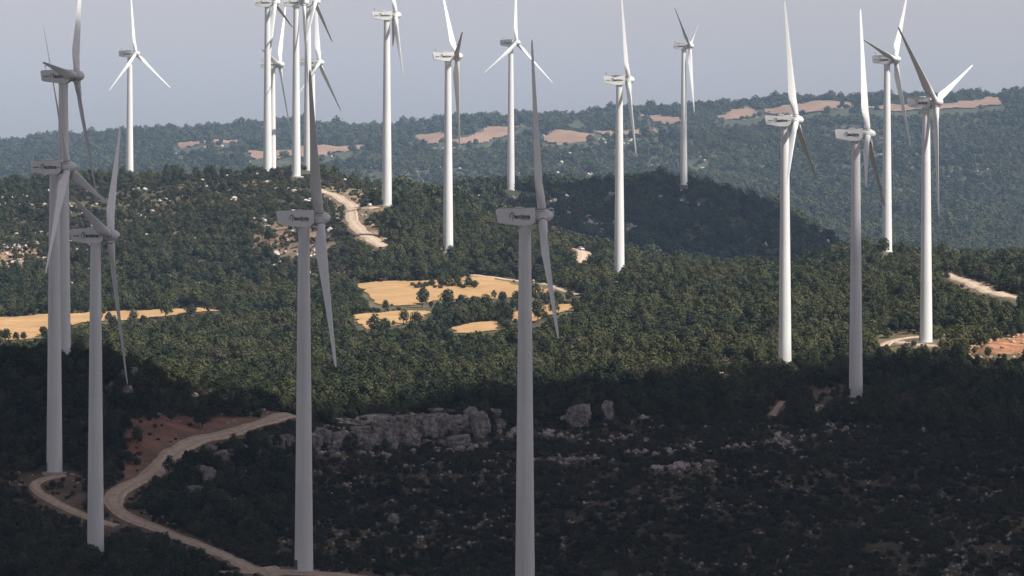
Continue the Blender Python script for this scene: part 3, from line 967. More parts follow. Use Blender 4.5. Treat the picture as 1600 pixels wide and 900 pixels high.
def rock_mesh(name, seed, mat, blocky=False, sub=3):
    r = np.random.default_rng(seed)
    bm = bmesh.new()
    if blocky:
        bmesh.ops.create_cube(bm, size=1.0)
        bmesh.ops.subdivide_edges(bm, edges=bm.edges[:], cuts=13, use_grid_fill=True)
    else:
        bmesh.ops.create_icosphere(bm, subdivisions=sub, radius=0.5)
    ax = r.normal(size=(9, 3)); ax /= np.linalg.norm(ax, axis=1)[:, None]
    cut = r.uniform(0.36, 0.5, 9) if not blocky else r.uniform(0.5, 0.66, 9)
    bm.verts.ensure_lookup_table()
    co = np.array([v.co for v in bm.verts])
    if blocky:
        ln = np.linalg.norm(co, axis=1)[:, None]
        sph = co / np.maximum(ln, 1e-6) * 0.58
        co = co * 0.62 + sph * 0.38
    for a, c in zip(ax, cut):                            # flatten along random planes: angular stone
        d = co @ a
        over = np.maximum(d - c, 0)
        co -= over[:, None] * a * 0.9
    s = 3.1
    nz = fbm(co[:, 0] * s + 5 * seed, co[:, 1] * s + co[:, 2] * 2.3, seed) - 0.5
    nz2 = fbm(co[:, 2] * 6 + seed, (co[:, 0] + co[:, 1]) * 1.5, seed + 4, 3) - 0.5
    nrm = co / np.maximum(np.linalg.norm(co, axis=1)[:, None], 1e-6)
    co += nrm * (nz * 0.22 + nz2 * (0.20 if blocky else 0.1))[:, None]
    if blocky:
        for q, (f1, f2, f3) in enumerate(((1.2, 1.0, 6.0), (4.2, 3.0, 0.8), (2.5, 4.0, 1.5))):
            g = np.abs(fbm(co[:, 0] * f1 + co[:, 1] * f2 + 7 * q, co[:, 2] * f3 + 3 * seed, seed + 60 + q, 2) - 0.5)
            co -= nrm * (np.clip(1 - g / 0.05, 0, 1) * 0.085)[:, None]
    for v, c in zip(bm.verts, co):
        v.co = c
    me = bm_mesh(name, bm, False)
    me.materials.append(mat)
    return me
BLOCK = [rock_mesh('boulder', 500 + k, M['rock'], True) for k in range(6)]
ROCK = [rock_mesh('boulder', 520 + k, M['stone']) for k in range(5)]
M['red_rock'] = mat_two('red_rubble', (0.30, 0.15, 0.09), (0.50, 0.33, 0.23), 0.7, 0.95, 5, 0.36, 0.6, 0.5)
REDR = [rock_mesh('red_rock', 560 + k, M['red_rock'], False, 2) for k in range(3)]
PALE = [rock_mesh('pale_rock', 540 + k, M['pale_rock'], False, 2) for k in range(4)]

# ------------------------------------------------------------------ scatter
# what of the ground the camera can see (rough, without trees)
vy = np.arange(1180, 7200, 6.0)
vp = np.arange(-300, 1901, 10.0)
VP, VY = np.meshgrid(vp, vy)
VZ = ground_z((VP - 800) / F * VY, VY)
slope = (VZ - CZ) / VY
cm_ = np.maximum.accumulate(slope, axis=0)
vis_margin = (slope - cm_) * VY                         # metres below the line of sight over nearer ground

def visible(px, Y, h):
    i = np.clip(((Y - 1180) / 6).astype(int), 0, len(vy) - 1)
    j = np.clip(((px + 300) / 10).astype(int), 0, len(vp) - 1)
    return vis_margin[i, j] > -(h + 3.0)

def road_clear(X, Y, extra):
    ok = np.ones(X.shape, bool)
    for p, hw in ROADS:
        bx = (X > p[:, 0].min() - 12) & (X < p[:, 0].max() + 12) & (Y > p[:, 1].min() - 12) & (Y < p[:, 1].max() + 12)
        if not bx.any():
            continue
        ix = np.where(bx)[0]
        q = p[::2]
        d = np.min((X[ix, None] - q[None, :, 0]) ** 2 + (Y[ix, None] - q[None, :, 1]) ** 2, axis=1)
        # plants just in front (nearer the camera) would hide the track: keep a little clear there
        q2 = q - np.array([0, 4.0])
        d2 = np.min((X[ix, None] - q2[None, :, 0]) ** 2 + (Y[ix, None] - q2[None, :, 1]) ** 2, axis=1)
        e = extra[ix]
        ok[ix] &= (d > (hw + e) ** 2) & (d2 > (hw + e * 0.5) ** 2)
    return ok

for q in (1,):
    poly, y0, y1 = RED[q][0], RED[q][1], RED[q][2]
    mk = in_poly(PXv, PYv, poly) & (Yv > y0) & (Yv < y1)
    paint(verts[mk, 0], verts[mk, 1], verts[mk, 2], 1)
for t in turb:
    if t['key'] in ('t13', 'r2', 'r3', 'r4', 't11', 't9', 'a2', 't6', 't10', 't16', 'b3', 'b4'):
        gx, gz = np.meshgrid(np.linspace(-2.4, 2.4, 9), np.linspace(0.0, 3.0, 6))
        paint(t['x'] + gx.ravel(), np.full(gx.size, t['y']), t['z'] + gz.ravel(), 0)
BAREX = [(poly, y0, y1) for poly, y0, y1, c, amt in RED]
def scatter(n, pxr, yr, wr, zone_fn=None, hf=1.0, bare=True, hk=3.0, tall=True):
    px = rng.uniform(pxr[0], pxr[1], n)
    Y = np.sqrt(rng.uniform(yr[0] ** 2, yr[1] ** 2, n))
    X = (px - 800) / F * Y
    w = wr[0] + (wr[1] - wr[0]) * rng.random(n) ** 1.6
    keep = visible(px, Y, hk)
    for x0, x1, y0, y1, poly in EXCL:
        bx = (X > x0) & (X < x1) & (Y > y0) & (Y < y1) & keep
        if bx.any():
            ix = np.where(bx)[0]
            keep[ix[in_poly(X[ix], Y[ix], poly)]] = False
    px, Y, X, w = px[keep], Y[keep], X[keep], w[keep]
    Z = ground_z(X, Y)
    PX, PY = pix(X, Y, Z)
    keep = np.ones(len(X), bool)
    if zone_fn is not None:
        keep &= rng.random(len(X)) < zone_fn(PX, PY, X, Y)
    if bare:
        for poly, y0, y1 in BAREX:
            mk = in_poly(PX, PY, poly) & (Y > y0) & (Y < y1)
            keep &= ~(mk & (rng.random(len(X)) < (0.93 if y1 == 1640 else 0.75)))
    for t in turb:
        dx = X - t['x']; dy = Y - t['y']
        keep &= ~((np.abs(dx) < 3.0 + w * 0.5) & (dy > -3.5 - w * 0.5) & (dy < 5))
    X, Y, Z, w, PX, PY = X[keep], Y[keep], Z[keep], w[keep], PX[keep], PY[keep]
    ok = road_clear(X, Y, w * 0.42)
    # nothing tall stands between the eye and the open fields and tracks
    hgt = w * (1.25 if tall else 0.75) * F / Y
    lucky = rng.random(len(X)) < np.where(Y > 4000, 0.06, 0.025)
    for f in (0.15, 0.4, 0.65, 0.9):
        for g in (-0.25, 0.25):
            i = np.clip(((PY - f * hgt) / 2).astype(int), 0, 459); j = np.clip(((PX + g * w * F / Y) / 2).astype(int) + 8, 0, 819)
            ok &= ~((MASK[i, j] > Y) & ~lucky & (PX > -14) & (PX < 1620))
    return dict(X=X[ok], Y=Y[ok], Z=Z[ok], w=w[ok], px=PX[ok], py=PY[ok])

def cat(*ds):
    return {k: np.concatenate([d[k] for d in ds]) for k in ds[0]}

def take(d, m):
    return {k: v[m] for k, v in d.items()}

def patchy(scale, lo, hi, seed):
    def fn(px, py, X, Y):
        return np.clip((fbm(X / scale, Y / scale, seed) - lo) / (hi - lo), 0.03, 1)
    return fn

# small stones: lines of outcrop and loose pale stones
stones = []
def stone_line(pts, n, wr, spread, y0=1380, y1=1900):
    P = np.array([hit(px, py, y0, y1) for px, py in pts])
    d = np.concatenate([[0], np.cumsum(np.hypot(*np.diff(P, axis=0).T))])
    s = rng.uniform(0, d[-1], n)
    xx = np.interp(s, d, P[:, 0]) + rng.normal(size=n) * spread
    yy = np.interp(s, d, P[:, 1]) + rng.normal(size=n) * spread
    ww = wr[0] + (wr[1] - wr[0]) * rng.random(n) ** 2.2
    for a in zip(xx, yy, ww):
        stones.append(a)
stone_line([(980, 706), (1020, 712), (1055, 708), (1075, 700)], 46, (0.6, 2.6), 1.4)
stone_line([(985, 640), (1000, 650), (1020, 662)], 24, (0.6, 2.2), 1.6)
stone_line([(1020, 735), (1050, 730), (1090, 726), (1125, 720)], 46, (0.6, 2.8), 1.6)
stone_line([(1130, 700), (1180, 694), (1230, 688), (1290, 678), (1350, 668)], 80, (0.5, 2.4), 2.0)
stone_line([(1205, 680), (1225, 690), (1240, 712)], 36, (0.5, 2.4), 2.2)
stone_line([(1290, 668), (1350, 655), (1420, 650), (1500, 640), (1560, 632)], 80, (0.5, 2.4), 2.4)
stone_line([(1400, 630), (1440, 612), (1500, 600), (1580, 590)], 70, (0.5, 2.2), 4.0, 1500)
stone_line([(1400, 560), (1440, 566), (1500, 575), (1560, 580), (1600, 590)], 60, (0.5, 2.2), 4.0, 1500)
stone_line([(850, 715), (890, 722), (940, 715)], 40, (0.5, 2.2), 2.0)
stone_line([(760, 745), (720, 752), (690, 740)], 20, (0.5, 1.8), 2.4)
stone_line([(640, 752), (650, 770), (660, 745)], 12, (0.5, 1.8), 2.0)
stone_line([(560, 756), (530, 760)], 8, (0.5, 1.4), 2.0)
stone_line([(478, 706), (520, 712), (600, 714), (680, 706), (760, 692)], 70, (0.7, 2.6), 1.6)
stone_line([(500, 668), (560, 660), (640, 650), (720, 642), (790, 646)], 60, (0.7, 2.4), 1.2)
stone_line([(770, 672), (800, 676), (850, 678), (930, 684), (990, 690)], 50, (0.7, 2.8), 1.8)
n = 1100
px = rng.uniform(480, 1620, n); py = rng.uniform(680, 900, n)
w_ = fbm(px / 90, py / 60, 77)
for a, b in zip(px[w_ > 0.40], py[w_ > 0.40]):
    x, y = hit(a, b, 1380, 1700)
    stones.append((x, y, 0.35 + 1.1 * rng.random() ** 2.5))
st = np.array(stones)

GAP = np.zeros((460, 600), bool)     # 1 m cells of the front slope where a stone lies open
def open_up(X, Y, W):
    for x, y, w in zip(X, Y, W):
        i0 = int(y - 1235 - 1.5 - 1.6 * w); i1 = int(y - 1235 + 1); j0 = int(round(x + 220 - 0.6 * w - 0.4)); j1 = int(round(x + 220 + 0.6 * w + 0.4))
        GAP[max(i0, 0):max(i1, 0), max(j0, 0):max(j1, 0)] = True
open_up(st[:, 0], st[:, 1], st[:, 2])
front_r = scatter(9000, (-60, 1680), (1240, 1680), (0.35, 1.3), lambda px, py, X, Y: np.clip((fbm(X / 16, Y / 10, 123) - 0.53) / 0.08, 0.0, 1), bare=False, hk=0.2, tall=False)
open_up(front_r['X'], front_r['Y'], front_r['w'])
# -- foreground in the cloud shadow
def front_pines(px, py, X, Y):
    left = ((px < 440) & (py < 742) & (py > 540)) | ((px < 370) & (py > 800)) | ((px > 200) & (px < 470) & (py > 735) & (py < 860))
    top = (py < 668) & (px > 420)
    p = np.where(left, 0.85, 0.0) + np.where(top, 0.55, 0) + 0.035
    return p * np.clip((fbm(X / 14, Y / 14, 61) - 0.30) / 0.2, 0.1, 1)
front_p = scatter(21450, (-520, 2140), (1235, 1700), (2.4, 5.4), front_pines)
def front_shrubs(px, py, X, Y):
    i = np.clip((Y - 1235).astype(int), 0, 459); j = np.clip((X + 220).astype(int), 0, 599)
    return np.where(GAP[i, j], 0.12, 1.0) * np.where((px > 840) & (py > 730), np.clip((fbm(X / 6, Y / 9, 75) - 0.34) / 0.1, 0.25, 1), 1.0) * np.clip((fbm(X / 11, Y / 11, 71) - 0.22) / 0.2, 0.35, 1)
front_s = scatter(88660, (-520, 2140), (1235, 1690), (1.0, 2.9), front_shrubs, hk=1.5, tall=False)
# -- lit woodland of the valley floor
mid_p = scatter(68640, (-520, 2140), (1660, 2480), (1.9, 6.5), lambda px, py, X, Y: np.where((px < 560) & (Y > 2190), 0.12, np.clip((fbm(X / 22, Y / 22, 81) - 0.30) / 0.18, 0.16, 1)))
mid_s = scatter(22880, (-520, 2140), (1660, 2480), (1.2, 2.8), None, hk=1.5, tall=False)
# -- lit rocky hill at left
hill_fn = patchy(26, 0.26, 0.46, 91)
def hill_pines(px, py, X, Y):
    low = np.clip((py - 425) / 40, 0, 1) * 0.5 + np.clip((px - 600) / 60, 0, 1) * 0.5 + np.clip((Y - 2640) / 60, 0, 1) * 0.16
    return np.clip(low + 0.07, 0, 0.7) * hill_fn(px, py, X, Y)
def stony(X, Y):
    return np.clip((fbm(X / 30, Y / 12, 113) - 0.50) / 0.07, 0.0, 1)
hill_p = scatter(32000, (-520, 1000), (2190, 2930), (2.4, 5.8), hill_pines)
hill_s = scatter(92000, (-520, 1000), (2190, 2930), (0.9, 2.9), lambda px, py, X, Y: (1 - 0.6 * stony(X, Y)) * np.clip((fbm(X / 15, Y / 15, 131) - 0.15) / 0.2, 0.45, 1), hk=1.5, tall=False)
# -- dark hill and the valley behind the right crest
dark_p = scatter(28000, (620, 2140), (2480, 3480), (2.6, 8.6), lambda px, py, X, Y: np.clip((fbm(X / 24, Y / 24, 95) - 0.28) / 0.2, 0.22, 1) * (1 - 0.7 * np.clip((fbm(X / 26, Y / 16, 121) - 0.53) / 0.06, 0.0, 1)))
# -- far ridge
far_fn = lambda px, py, X, Y: np.clip((fbm(X / 90, Y / 90, 99) - 0.24) / 0.2, 0.25, 1)
far_p = scatter(80080, (-520, 2140), (3900, 6900), (5.0, 11.0), far_fn, hk=5)
# trees standing along the ridge line
crest = scatter(8008, (-520, 2140), (6480, 6800), (6.0, 15.0), lambda px, py, X, Y: np.clip((fbm(X / 70, Y / 70, 103) - 0.34) / 0.2, 0.1, 1), hk=6)
far_p = cat(far_p, crest)

# rows of trees between the fields and the island of bushes, each placed by hand
hand = []
for px, py, w in [(661, 476, 4.6), (700, 480, 7.2), (722, 482, 6.5), (742, 483, 7.0), (760, 484, 6.5), (785, 474, 4.5), (675, 446, 2.6), (690, 448, 4.4), (702, 447, 4.0), (715, 447, 4.2), (732, 449, 4.4), (742, 449, 3.4),
                  (655, 448, 2.2), (664, 449, 2.4), (632, 507, 5.0), (600, 521, 6.5), (585, 524, 6.0), (650, 508, 5.5), (68, 524, 4.2), (10, 535, 4.5), (-2, 530, 4.0), (905, 462, 5.0), (916, 462, 5.5), (840, 497, 3.5), (852, 500, 3.5), (870, 474, 4.6), (850, 474, 4.2), (890, 473, 4.4)]:
    x, y = hit(px, py, 1650, 2500)
    hand.append((x, y, float(ground_z(x, y)), w, px, py))
hand = np.array(hand)
hand_p = dict(X=hand[:, 0], Y=hand[:, 1], Z=hand[:, 2], w=hand[:, 3], px=hand[:, 4], py=hand[:, 5])
print('SCATTER', {k: len(v['X']) for k, v in dict(front_p=front_p, front_s=front_s, mid_p=mid_p, mid_s=mid_s, hill_p=hill_p, hill_s=hill_s, dark_p=dark_p, far_p=far_p).items()})

# -- individuals: the plants that show largest
def in_frame(d, mt=6):
    return (d['px'] > -8) & (d['px'] < 1608) & (d['py'] < 925) & (d['py'] > 0)

def split_top(d, n):
    sz = d['w'] / d['Y'] * in_frame(d) * visible(d['px'], d['Y'], -2.0)
    o = np.argsort(-sz)
    m = np.zeros(len(sz), bool); m[o[:n]] = True
    return take(d, m), take(d, ~m)

def zone_label(px, py, Y, kind):
    if kind == 'pine':
        if Y > 1700: return 'bushy green pine in the sunlit woodland of the valley', 'pines of the sunlit valley woodland'
        if px < 470 and py < 745 and py > 640 and px > 190: return 'dark pine above or beside the bend of the winding dirt track', 'dark pines by the bend of the track'
        if px < 470 and py <= 700: return 'dark pine on the shaded slope behind the far left turbines', 'dark pines on the shaded left slope'
        if px < 470 and px > 195 and py < 862: return 'dark pine on the rocky slope right of the winding dirt track', 'dark pines right of the winding track'
        if px < 470: return 'dark pine in the bottom left corner below the winding track', 'dark pines in the bottom left corner'
        if py < 672: return 'dark pine at the edge of the cloud shadow above the cliff rocks', 'dark pines above the cliff rocks'
        return 'dark pine standing alone on the shaded scrub slope below the cliff', 'scattered dark pines of the shaded slope'
    if px < 470: return 'low dark bush on the shaded slope near the winding track', 'low bushes near the winding track'
    if px < 830: return 'low dark bush on the shaded slope between the two front turbines', 'low bushes between the front turbines'
    if px < 1220: return 'low dark bush on the rocky shaded slope right of the biggest turbine', 'low bushes right of the biggest turbine'
    return 'low dark bush on the shaded slope at the bottom right', 'low bushes of the bottom right slope'

ind_front, front_p = split_top(front_p, 272)
ind_p = cat(ind_front, hand_p)
for i in range(len(ind_p['X'])):
    k = rnd.randrange(5)
    h, cm, tm = PINE[k]
    w = float(ind_p['w'][i]); px, py, Y = ind_p['px'][i], ind_p['py'][i], ind_p['Y'][i]
    root = empty('pine_tree', (ind_p['X'][i], Y, ind_p['Z'][i] - 0.1), rnd.uniform(0, 6.28))
    root.scale = (w, w, w * rnd.uniform(0.85, 1.15))
    child('crown', cm, root)
    child('trunk', tm, root)
    lab, grp = zone_label(px, py, Y, 'pine')
    if i >= len(ind_front['X']):
        q = i - len(ind_front['X'])
        if q == 0: lab, grp = 'lone rounded pine standing in front of the big tan field', None
        elif 1 <= q <= 5: lab, grp = 'tall dark pine of the row below the big tan field', 'row of pines below the big tan field'
        elif 6 <= q <= 13: lab, grp = 'dark bushy tree of the little island inside the big tan field', 'trees of the island in the big tan field'
        elif 14 <= q <= 17: lab, grp = 'rounded pine at the lower edge of the small tan field', 'pines below the small tan field'
        elif 18 <= q <= 20: lab, grp = 'green tree at the lower edge of the left tan field', 'trees below the left tan field'
        elif q in (21, 22): lab, grp = 'dark tree at the right end of the pale farm path', 'trees at the end of the farm path'
        else: lab, grp = 'dark tree along the tan field strip right of the biggest tower', 'trees along the right field strip'
    tag(root, lab, 'tree', grp)
ind_s, front_s = split_top(front_s, 280)
for i in range(len(ind_s['X'])):
    h, sm = SHRUB[rnd.randrange(4)]
    w = float(ind_s['w'][i])
    o = child('shrub', sm, None)
    o.location = (ind_s['X'][i], ind_s['Y'][i], ind_s['Z'][i] - 0.05)
    o.rotation_euler = (0, 0, rnd.uniform(0, 6.28))
    o.scale = (w, w, w * rnd.uniform(0.8, 1.3))
    lab, grp = zone_label(ind_s['px'][i], ind_s['py'][i], ind_s['Y'][i], 'shrub')
    tag(o, lab, 'bush', grp)

for k in range(20):                                    # low bushes closing up the island in the big field
    px, py = 646 + k * 5.0 + rnd.uniform(-2, 2), 448.5 + rnd.uniform(-2.2, 2.2) + 1.5 * math.sin(k)
    x, y = hit(px, py, 1650, 2500)
    o = child('shrub', SHRUB[rnd.randrange(4)][1], None)
    o.location = (x, y, float(ground_z(x, y)) + 0.2)
    w = rnd.uniform(1.8, 3.4)
    o.rotation_euler = (0, 0, rnd.uniform(0, 6.28))
    o.scale = (w, w, w)
    tag(o, 'low bush of the little island inside the big tan field', 'bush', 'low bushes of the island in the big field')
# -- masses: geometry-node instances
def instancer(name, label, cat_, protos, pts, scl, rot, idx):
    pc = bpy.data.collections.new(name + '_kinds')
    for k, me in enumerate(protos):
        o = bpy.data.objects.new('%s_kind_%02d' % (name, k), me)
        pc.objects.link(o)
    me = bpy.data.meshes.new(name)
    me.vertices.add(len(pts))
    me.vertices.foreach_set('co', np.asarray(pts, np.float32).ravel())
    for nm, ty, arr in (('scl', 'FLOAT_VECTOR', scl), ('rot', 'FLOAT_VECTOR', rot)):
        at = me.attributes.new(nm, ty, 'POINT')
        at.data.foreach_set('vector', np.asarray(arr, np.float32).ravel())
    at = me.attributes.new('pick', 'INT', 'POINT')
    at.data.foreach_set('value', np.asarray(idx, np.int32))
    me.update()
    o = bpy.data.objects.new(name, me)
    link(o)
    ng = bpy.data.node_groups.new(name, 'GeometryNodeTree')
    ng.interface.new_socket('Geometry', in_out='INPUT', socket_type='NodeSocketGeometry')
    ng.interface.new_socket('Geometry', in_out='OUTPUT', socket_type='NodeSocketGeometry')
    gi = ng.nodes.new('NodeGroupInput'); go = ng.nodes.new('NodeGroupOutput')
    ip = ng.nodes.new('GeometryNodeInstanceOnPoints')
    ci = ng.nodes.new('GeometryNodeCollectionInfo')
    ci.inputs['Collection'].default_value = pc
    ci.inputs['Separate Children'].default_value = True
    ci.inputs['Reset Children'].default_value = True
    ip.inputs['Pick Instance'].default_value = True
    def attr(nm, ty):
        a = ng.nodes.new('GeometryNodeInputNamedAttribute')
        a.data_type = ty
        a.inputs['Name'].default_value = nm
        return a.outputs['Attribute']
    L = ng.links
    L.new(gi.outputs[0], ip.inputs['Points'])
    L.new(ci.outputs[0], ip.inputs['Instance'])
    L.new(attr('pick', 'INT'), ip.inputs['Instance Index'])
    L.new(attr('rot', 'FLOAT_VECTOR'), ip.inputs['Rotation'])
    L.new(attr('scl', 'FLOAT_VECTOR'), ip.inputs['Scale'])
    L.new(ip.outputs[0], go.inputs[0])
    mod = o.modifiers.new('scatter', 'NODES')
    mod.node_group = ng
    tag(o, label, cat_, None, 'stuff')
    return o

def mass(name, label, cat_, protos, d, sink=0.1, zr=(0.72, 1.3), nk=None):
    n = len(d['X'])
    s = d['w']
    zs = s * rng.uniform(zr[0], zr[1], n)
    rot = np.zeros((n, 3)); rot[:, 2] = rng.uniform(0, 6.28, n)
    pts = np.stack([d['X'], d['Y'], d['Z'] - sink], -1)
    return instancer(name, label, cat_, protos, pts, np.stack([s, s, zs], -1), rot, rng.integers(0, len(protos), n))

def joined(cm, tm):
    """crown and trunk in one mesh for the far-off mass"""
    bm = bmesh.new(); bm.from_mesh(cm)
    nf = len(bm.faces)
    bm.from_mesh(tm)
    bm.faces.ensure_lookup_table()
    for f in bm.faces[nf:]:
        f.material_index = 1
    me = bpy.data.meshes.new('tree'); bm.to_mesh(me); bm.free()
    me.materials.append(M['pine']); me.materials.append(M['bark'])
    return me
pine_j = [joined(c, t_) for h, c, t_ in PINE]
shrub_m = [s[1] for s in SHRUB]
far_m = [s[1] for s in FARC]
mass('shaded_woodland', 'mass of dark pines filling the shaded foreground', None, pine_j, front_p)
mass('shaded_scrub', 'low dark scrub covering the shaded rocky slope', None, shrub_m, front_s, 0.05)
mass('valley_woodland', 'sunlit green woodland filling the valley', None, pine_j, mid_p)
mass('valley_scrub', 'low scrub between the valley trees', None, shrub_m, mid_s, 0.05)
mass('hill_woodland', 'green trees scattered over the lit rocky hill', None, pine_j, hill_p)
mass('hill_scrub', 'low scrub on the lit rocky hill', None, shrub_m, hill_s, 0.05)
mass('dark_hill_woodland', 'dark blue woodland on the shaded middle hill', None, far_m, dark_p)
mass('far_ridge_woodland', 'hazy blue woodland on the far ridge', None, far_m, far_p, 0.3)

# ------------------------------------------------------------------ rocks
def boulder(px, py, wpx, hpx, blocky=True, label=None, grp=None, y0=1400, y1=1760, depth=0.8):
    x, y = hit(px, py + hpx * 0.42, y0, y1)
    s = F / y
    w, h = wpx / s, hpx / s
    me = rnd.choice(BLOCK if blocky else ROCK)
    o = child('boulder', me, None)
    o.location = (x, y + w * depth * 0.25, float(ground_z(x, y)) + h * 0.36)
    o.rotation_euler = (rnd.uniform(-0.16, 0.16), rnd.uniform(-0.2, 0.2), rnd.choice((0, math.pi)) + rnd.uniform(-0.5, 0.5))
    o.scale = (w * rnd.uniform(0.92, 1.08), w * depth, h * rnd.uniform(0.95, 1.2))
    tag(o, label or 'grey pink rock block of the low cliff between the two front turbines', 'rock', grp if label else 'rock blocks of the low cliff')
    return o

CLIFF = [(490, 690, 26, 24), (505, 684, 28, 28), (530, 688, 34, 32), (548, 693, 16, 16), (560, 678, 38, 26), (570, 694, 24, 22), (585, 690, 16, 28), (600, 680, 32, 44), (613, 690, 18, 38), (630, 672, 40, 48), (642, 690, 30, 26),
         (655, 668, 32, 36), (670, 670, 28, 34), (690, 665, 36, 36), (712, 663, 36, 34), (668, 694, 20, 13), (692, 692, 14, 10), (736, 657, 22, 38), (752, 666, 28, 38), (766, 646, 30, 14), (782, 662, 18, 16),
         (540, 663, 56, 13), (585, 656, 50, 12), (640, 652, 44, 10), (700, 646, 60, 10), (675, 652, 30, 12), (560, 708, 24, 9), (520, 702, 18, 12), (410, 698, 26, 24), (432, 694, 24, 26), (448, 688, 22, 22)]
for c in CLIFF:
    boulder(*c)
boulder(716, 690, 36, 22, True, 'large rounded block tucked under the overhang of the low cliff')
boulder(905, 650, 38, 36, True, 'biggest round boulder on the slope right of the largest turbine')
boulder(882, 655, 16, 16, False, 'small boulder touching the biggest round boulder')
boulder(948, 645, 18, 30, True, 'upright narrow boulder right of the biggest round boulder')
boulder(844, 645, 22, 14, False, 'flat low boulder just right of the largest turbine tower')
for c in [(168, 577, 22, 12), (184, 588, 26, 18), (206, 584, 18, 18), (200, 611, 14, 18), (178, 600, 16, 10), (192, 575, 20, 8)]:
    boulder(*c, True, 'grey rock of the outcrop beside the blade tip on the dark left slope', 'rocks of the outcrop on the dark left slope', 1450, 1700)
for c in [(326, 748, 20, 36), (304, 768, 24, 20), (350, 806, 26, 24), (312, 738, 18, 22), (318, 770, 16, 20), (345, 712, 22, 16), (330, 700, 18, 10), (285, 765, 16, 12), (262, 770, 14, 8), (378, 705, 22, 18), (395, 712, 20, 14)]:
    boulder(*c, True, 'grey rock jutting from the slope right of the winding track', 'rocks right of the winding track', 1380, 1640)
boulder(614, 812, 18, 18, True, 'single pale square rock low on the dark slope between the front turbines', None, 1380, 1640)
boulder(352, 708, 12, 9, False, 'little pale rock at the inner edge of the track bend', None, 1380, 1640)

sz = np.array(st[:, 2]) / st[:, 1]
o_ = np.argsort(-sz)
PXs = 800 + F * st[:, 0] / st[:, 1]
for i in o_[:230]:
    x, y, w = st[i]
    o = child('boulder', rnd.choice(ROCK), None)
    o.location = (x, y, float(ground_z(x, y)) + 0.12 * w)
    o.rotation_euler = (rnd.uniform(-.4, .4), rnd.uniform(-.4, .4), rnd.uniform(0, 6.28))
    o.scale = (w, w * rnd.uniform(0.6, 1.0), w * rnd.uniform(0.5, 0.9))
    if PXs[i] < 840: lab, grp = 'small pale rock in the dark scrub below the low cliff', 'small rocks below the low cliff'
    elif PXs[i] < 1130: lab, grp = 'pale rock of the broken outcrop lines right of the largest turbine', 'rocks of the outcrop lines at centre right'
    else: lab, grp = 'pale rock of the rock lines on the shaded slope at right', 'rocks of the slope at right'
    tag(o, lab, 'rock', grp)
rest = st[o_[230:]]

def stone_scatter(n, pxr, yr, wr, fn):
    d = scatter(n, pxr, yr, wr, fn, bare=False, hk=0.2, tall=False)
    return d
rows_fn = lambda px, py, X, Y: 0.5 * stony(X, Y) * np.clip((fbm(X / 9, Y / 6, 133) - 0.42) / 0.1, 0, 1)
hill_r = stone_scatter(11000, (-60, 900), (2190, 2930), (0.8, 3.0), rows_fn)
red_fn = lambda px, py, X, Y: np.clip((fbm(X / 12, Y / 8, 117) - 0.35) / 0.15, 0.0, 1)
right_r = scatter(6000, (1480, 1640), (1840, 2020), (0.5, 1.9), lambda px, py, X, Y: red_fn(px, py, X, Y) * ((py > 518) & (py < 562)), bare=False, hk=0.2, tall=False)
left_r = scatter(2500, (-40, 140), (2250, 2640), (0.6, 2.0), lambda px, py, X, Y: (py > 375) * (py < 450) * red_fn(px, py, X, Y) * 0.6, bare=False, hk=0.2, tall=False)
far_r = stone_scatter(9000, (200, 1650), (4100, 5900), (1.6, 5.0), lambda px, py, X, Y: np.clip((fbm(X / 80, Y / 25, 119) - 0.60) / 0.06, 0.0, 1))
dark_r = stone_scatter(4200, (700, 1350), (2700, 3300), (1.2, 4.6), lambda px, py, X, Y: np.clip((fbm(X / 26, Y / 16, 121) - 0.55) / 0.06, 0.0, 1))
def rockmass(name, label, protos, d):
    n = len(d['X']); s = d['w']
    rot = np.stack([rng.uniform(-.4, .4, n), rng.uniform(-.4, .4, n), rng.uniform(0, 6.28, n)], -1)
    scl = np.stack([s, s * rng.uniform(.6, 1, n), s * rng.uniform(.5, .95, n)], -1)
    instancer(name, label, None, protos, np.stack([d['X'], d['Y'], d['Z'] + 0.16 * s], -1), scl, rot, rng.integers(0, len(protos), n))
rd = dict(X=rest[:, 0], Y=rest[:, 1], Z=ground_z(rest[:, 0], rest[:, 1]), w=rest[:, 2])
front_all = {k: np.concatenate([rd[k], front_r[k]]) for k in rd}
rockmass('loose_stones', 'loose pale stones strewn over the shaded slope', ROCK, front_all)
rockmass('hill_stones', 'white limestone stones strewn over the lit hill', PALE, {k: np.concatenate([hill_r[k], left_r[k]]) for k in rd})
rockmass('rubble', 'reddish rubble stones at the right edge', REDR, right_r)
rockmass('far_stones', 'pale rock specks on the distant slopes', PALE, {k: np.concatenate([far_r[k], dark_r[k]]) for k in rd})
print('ROCKS', len(st), len(hill_r['X']), len(right_r['X']), len(far_r['X']), len(dark_r['X']), len(front_r['X']))

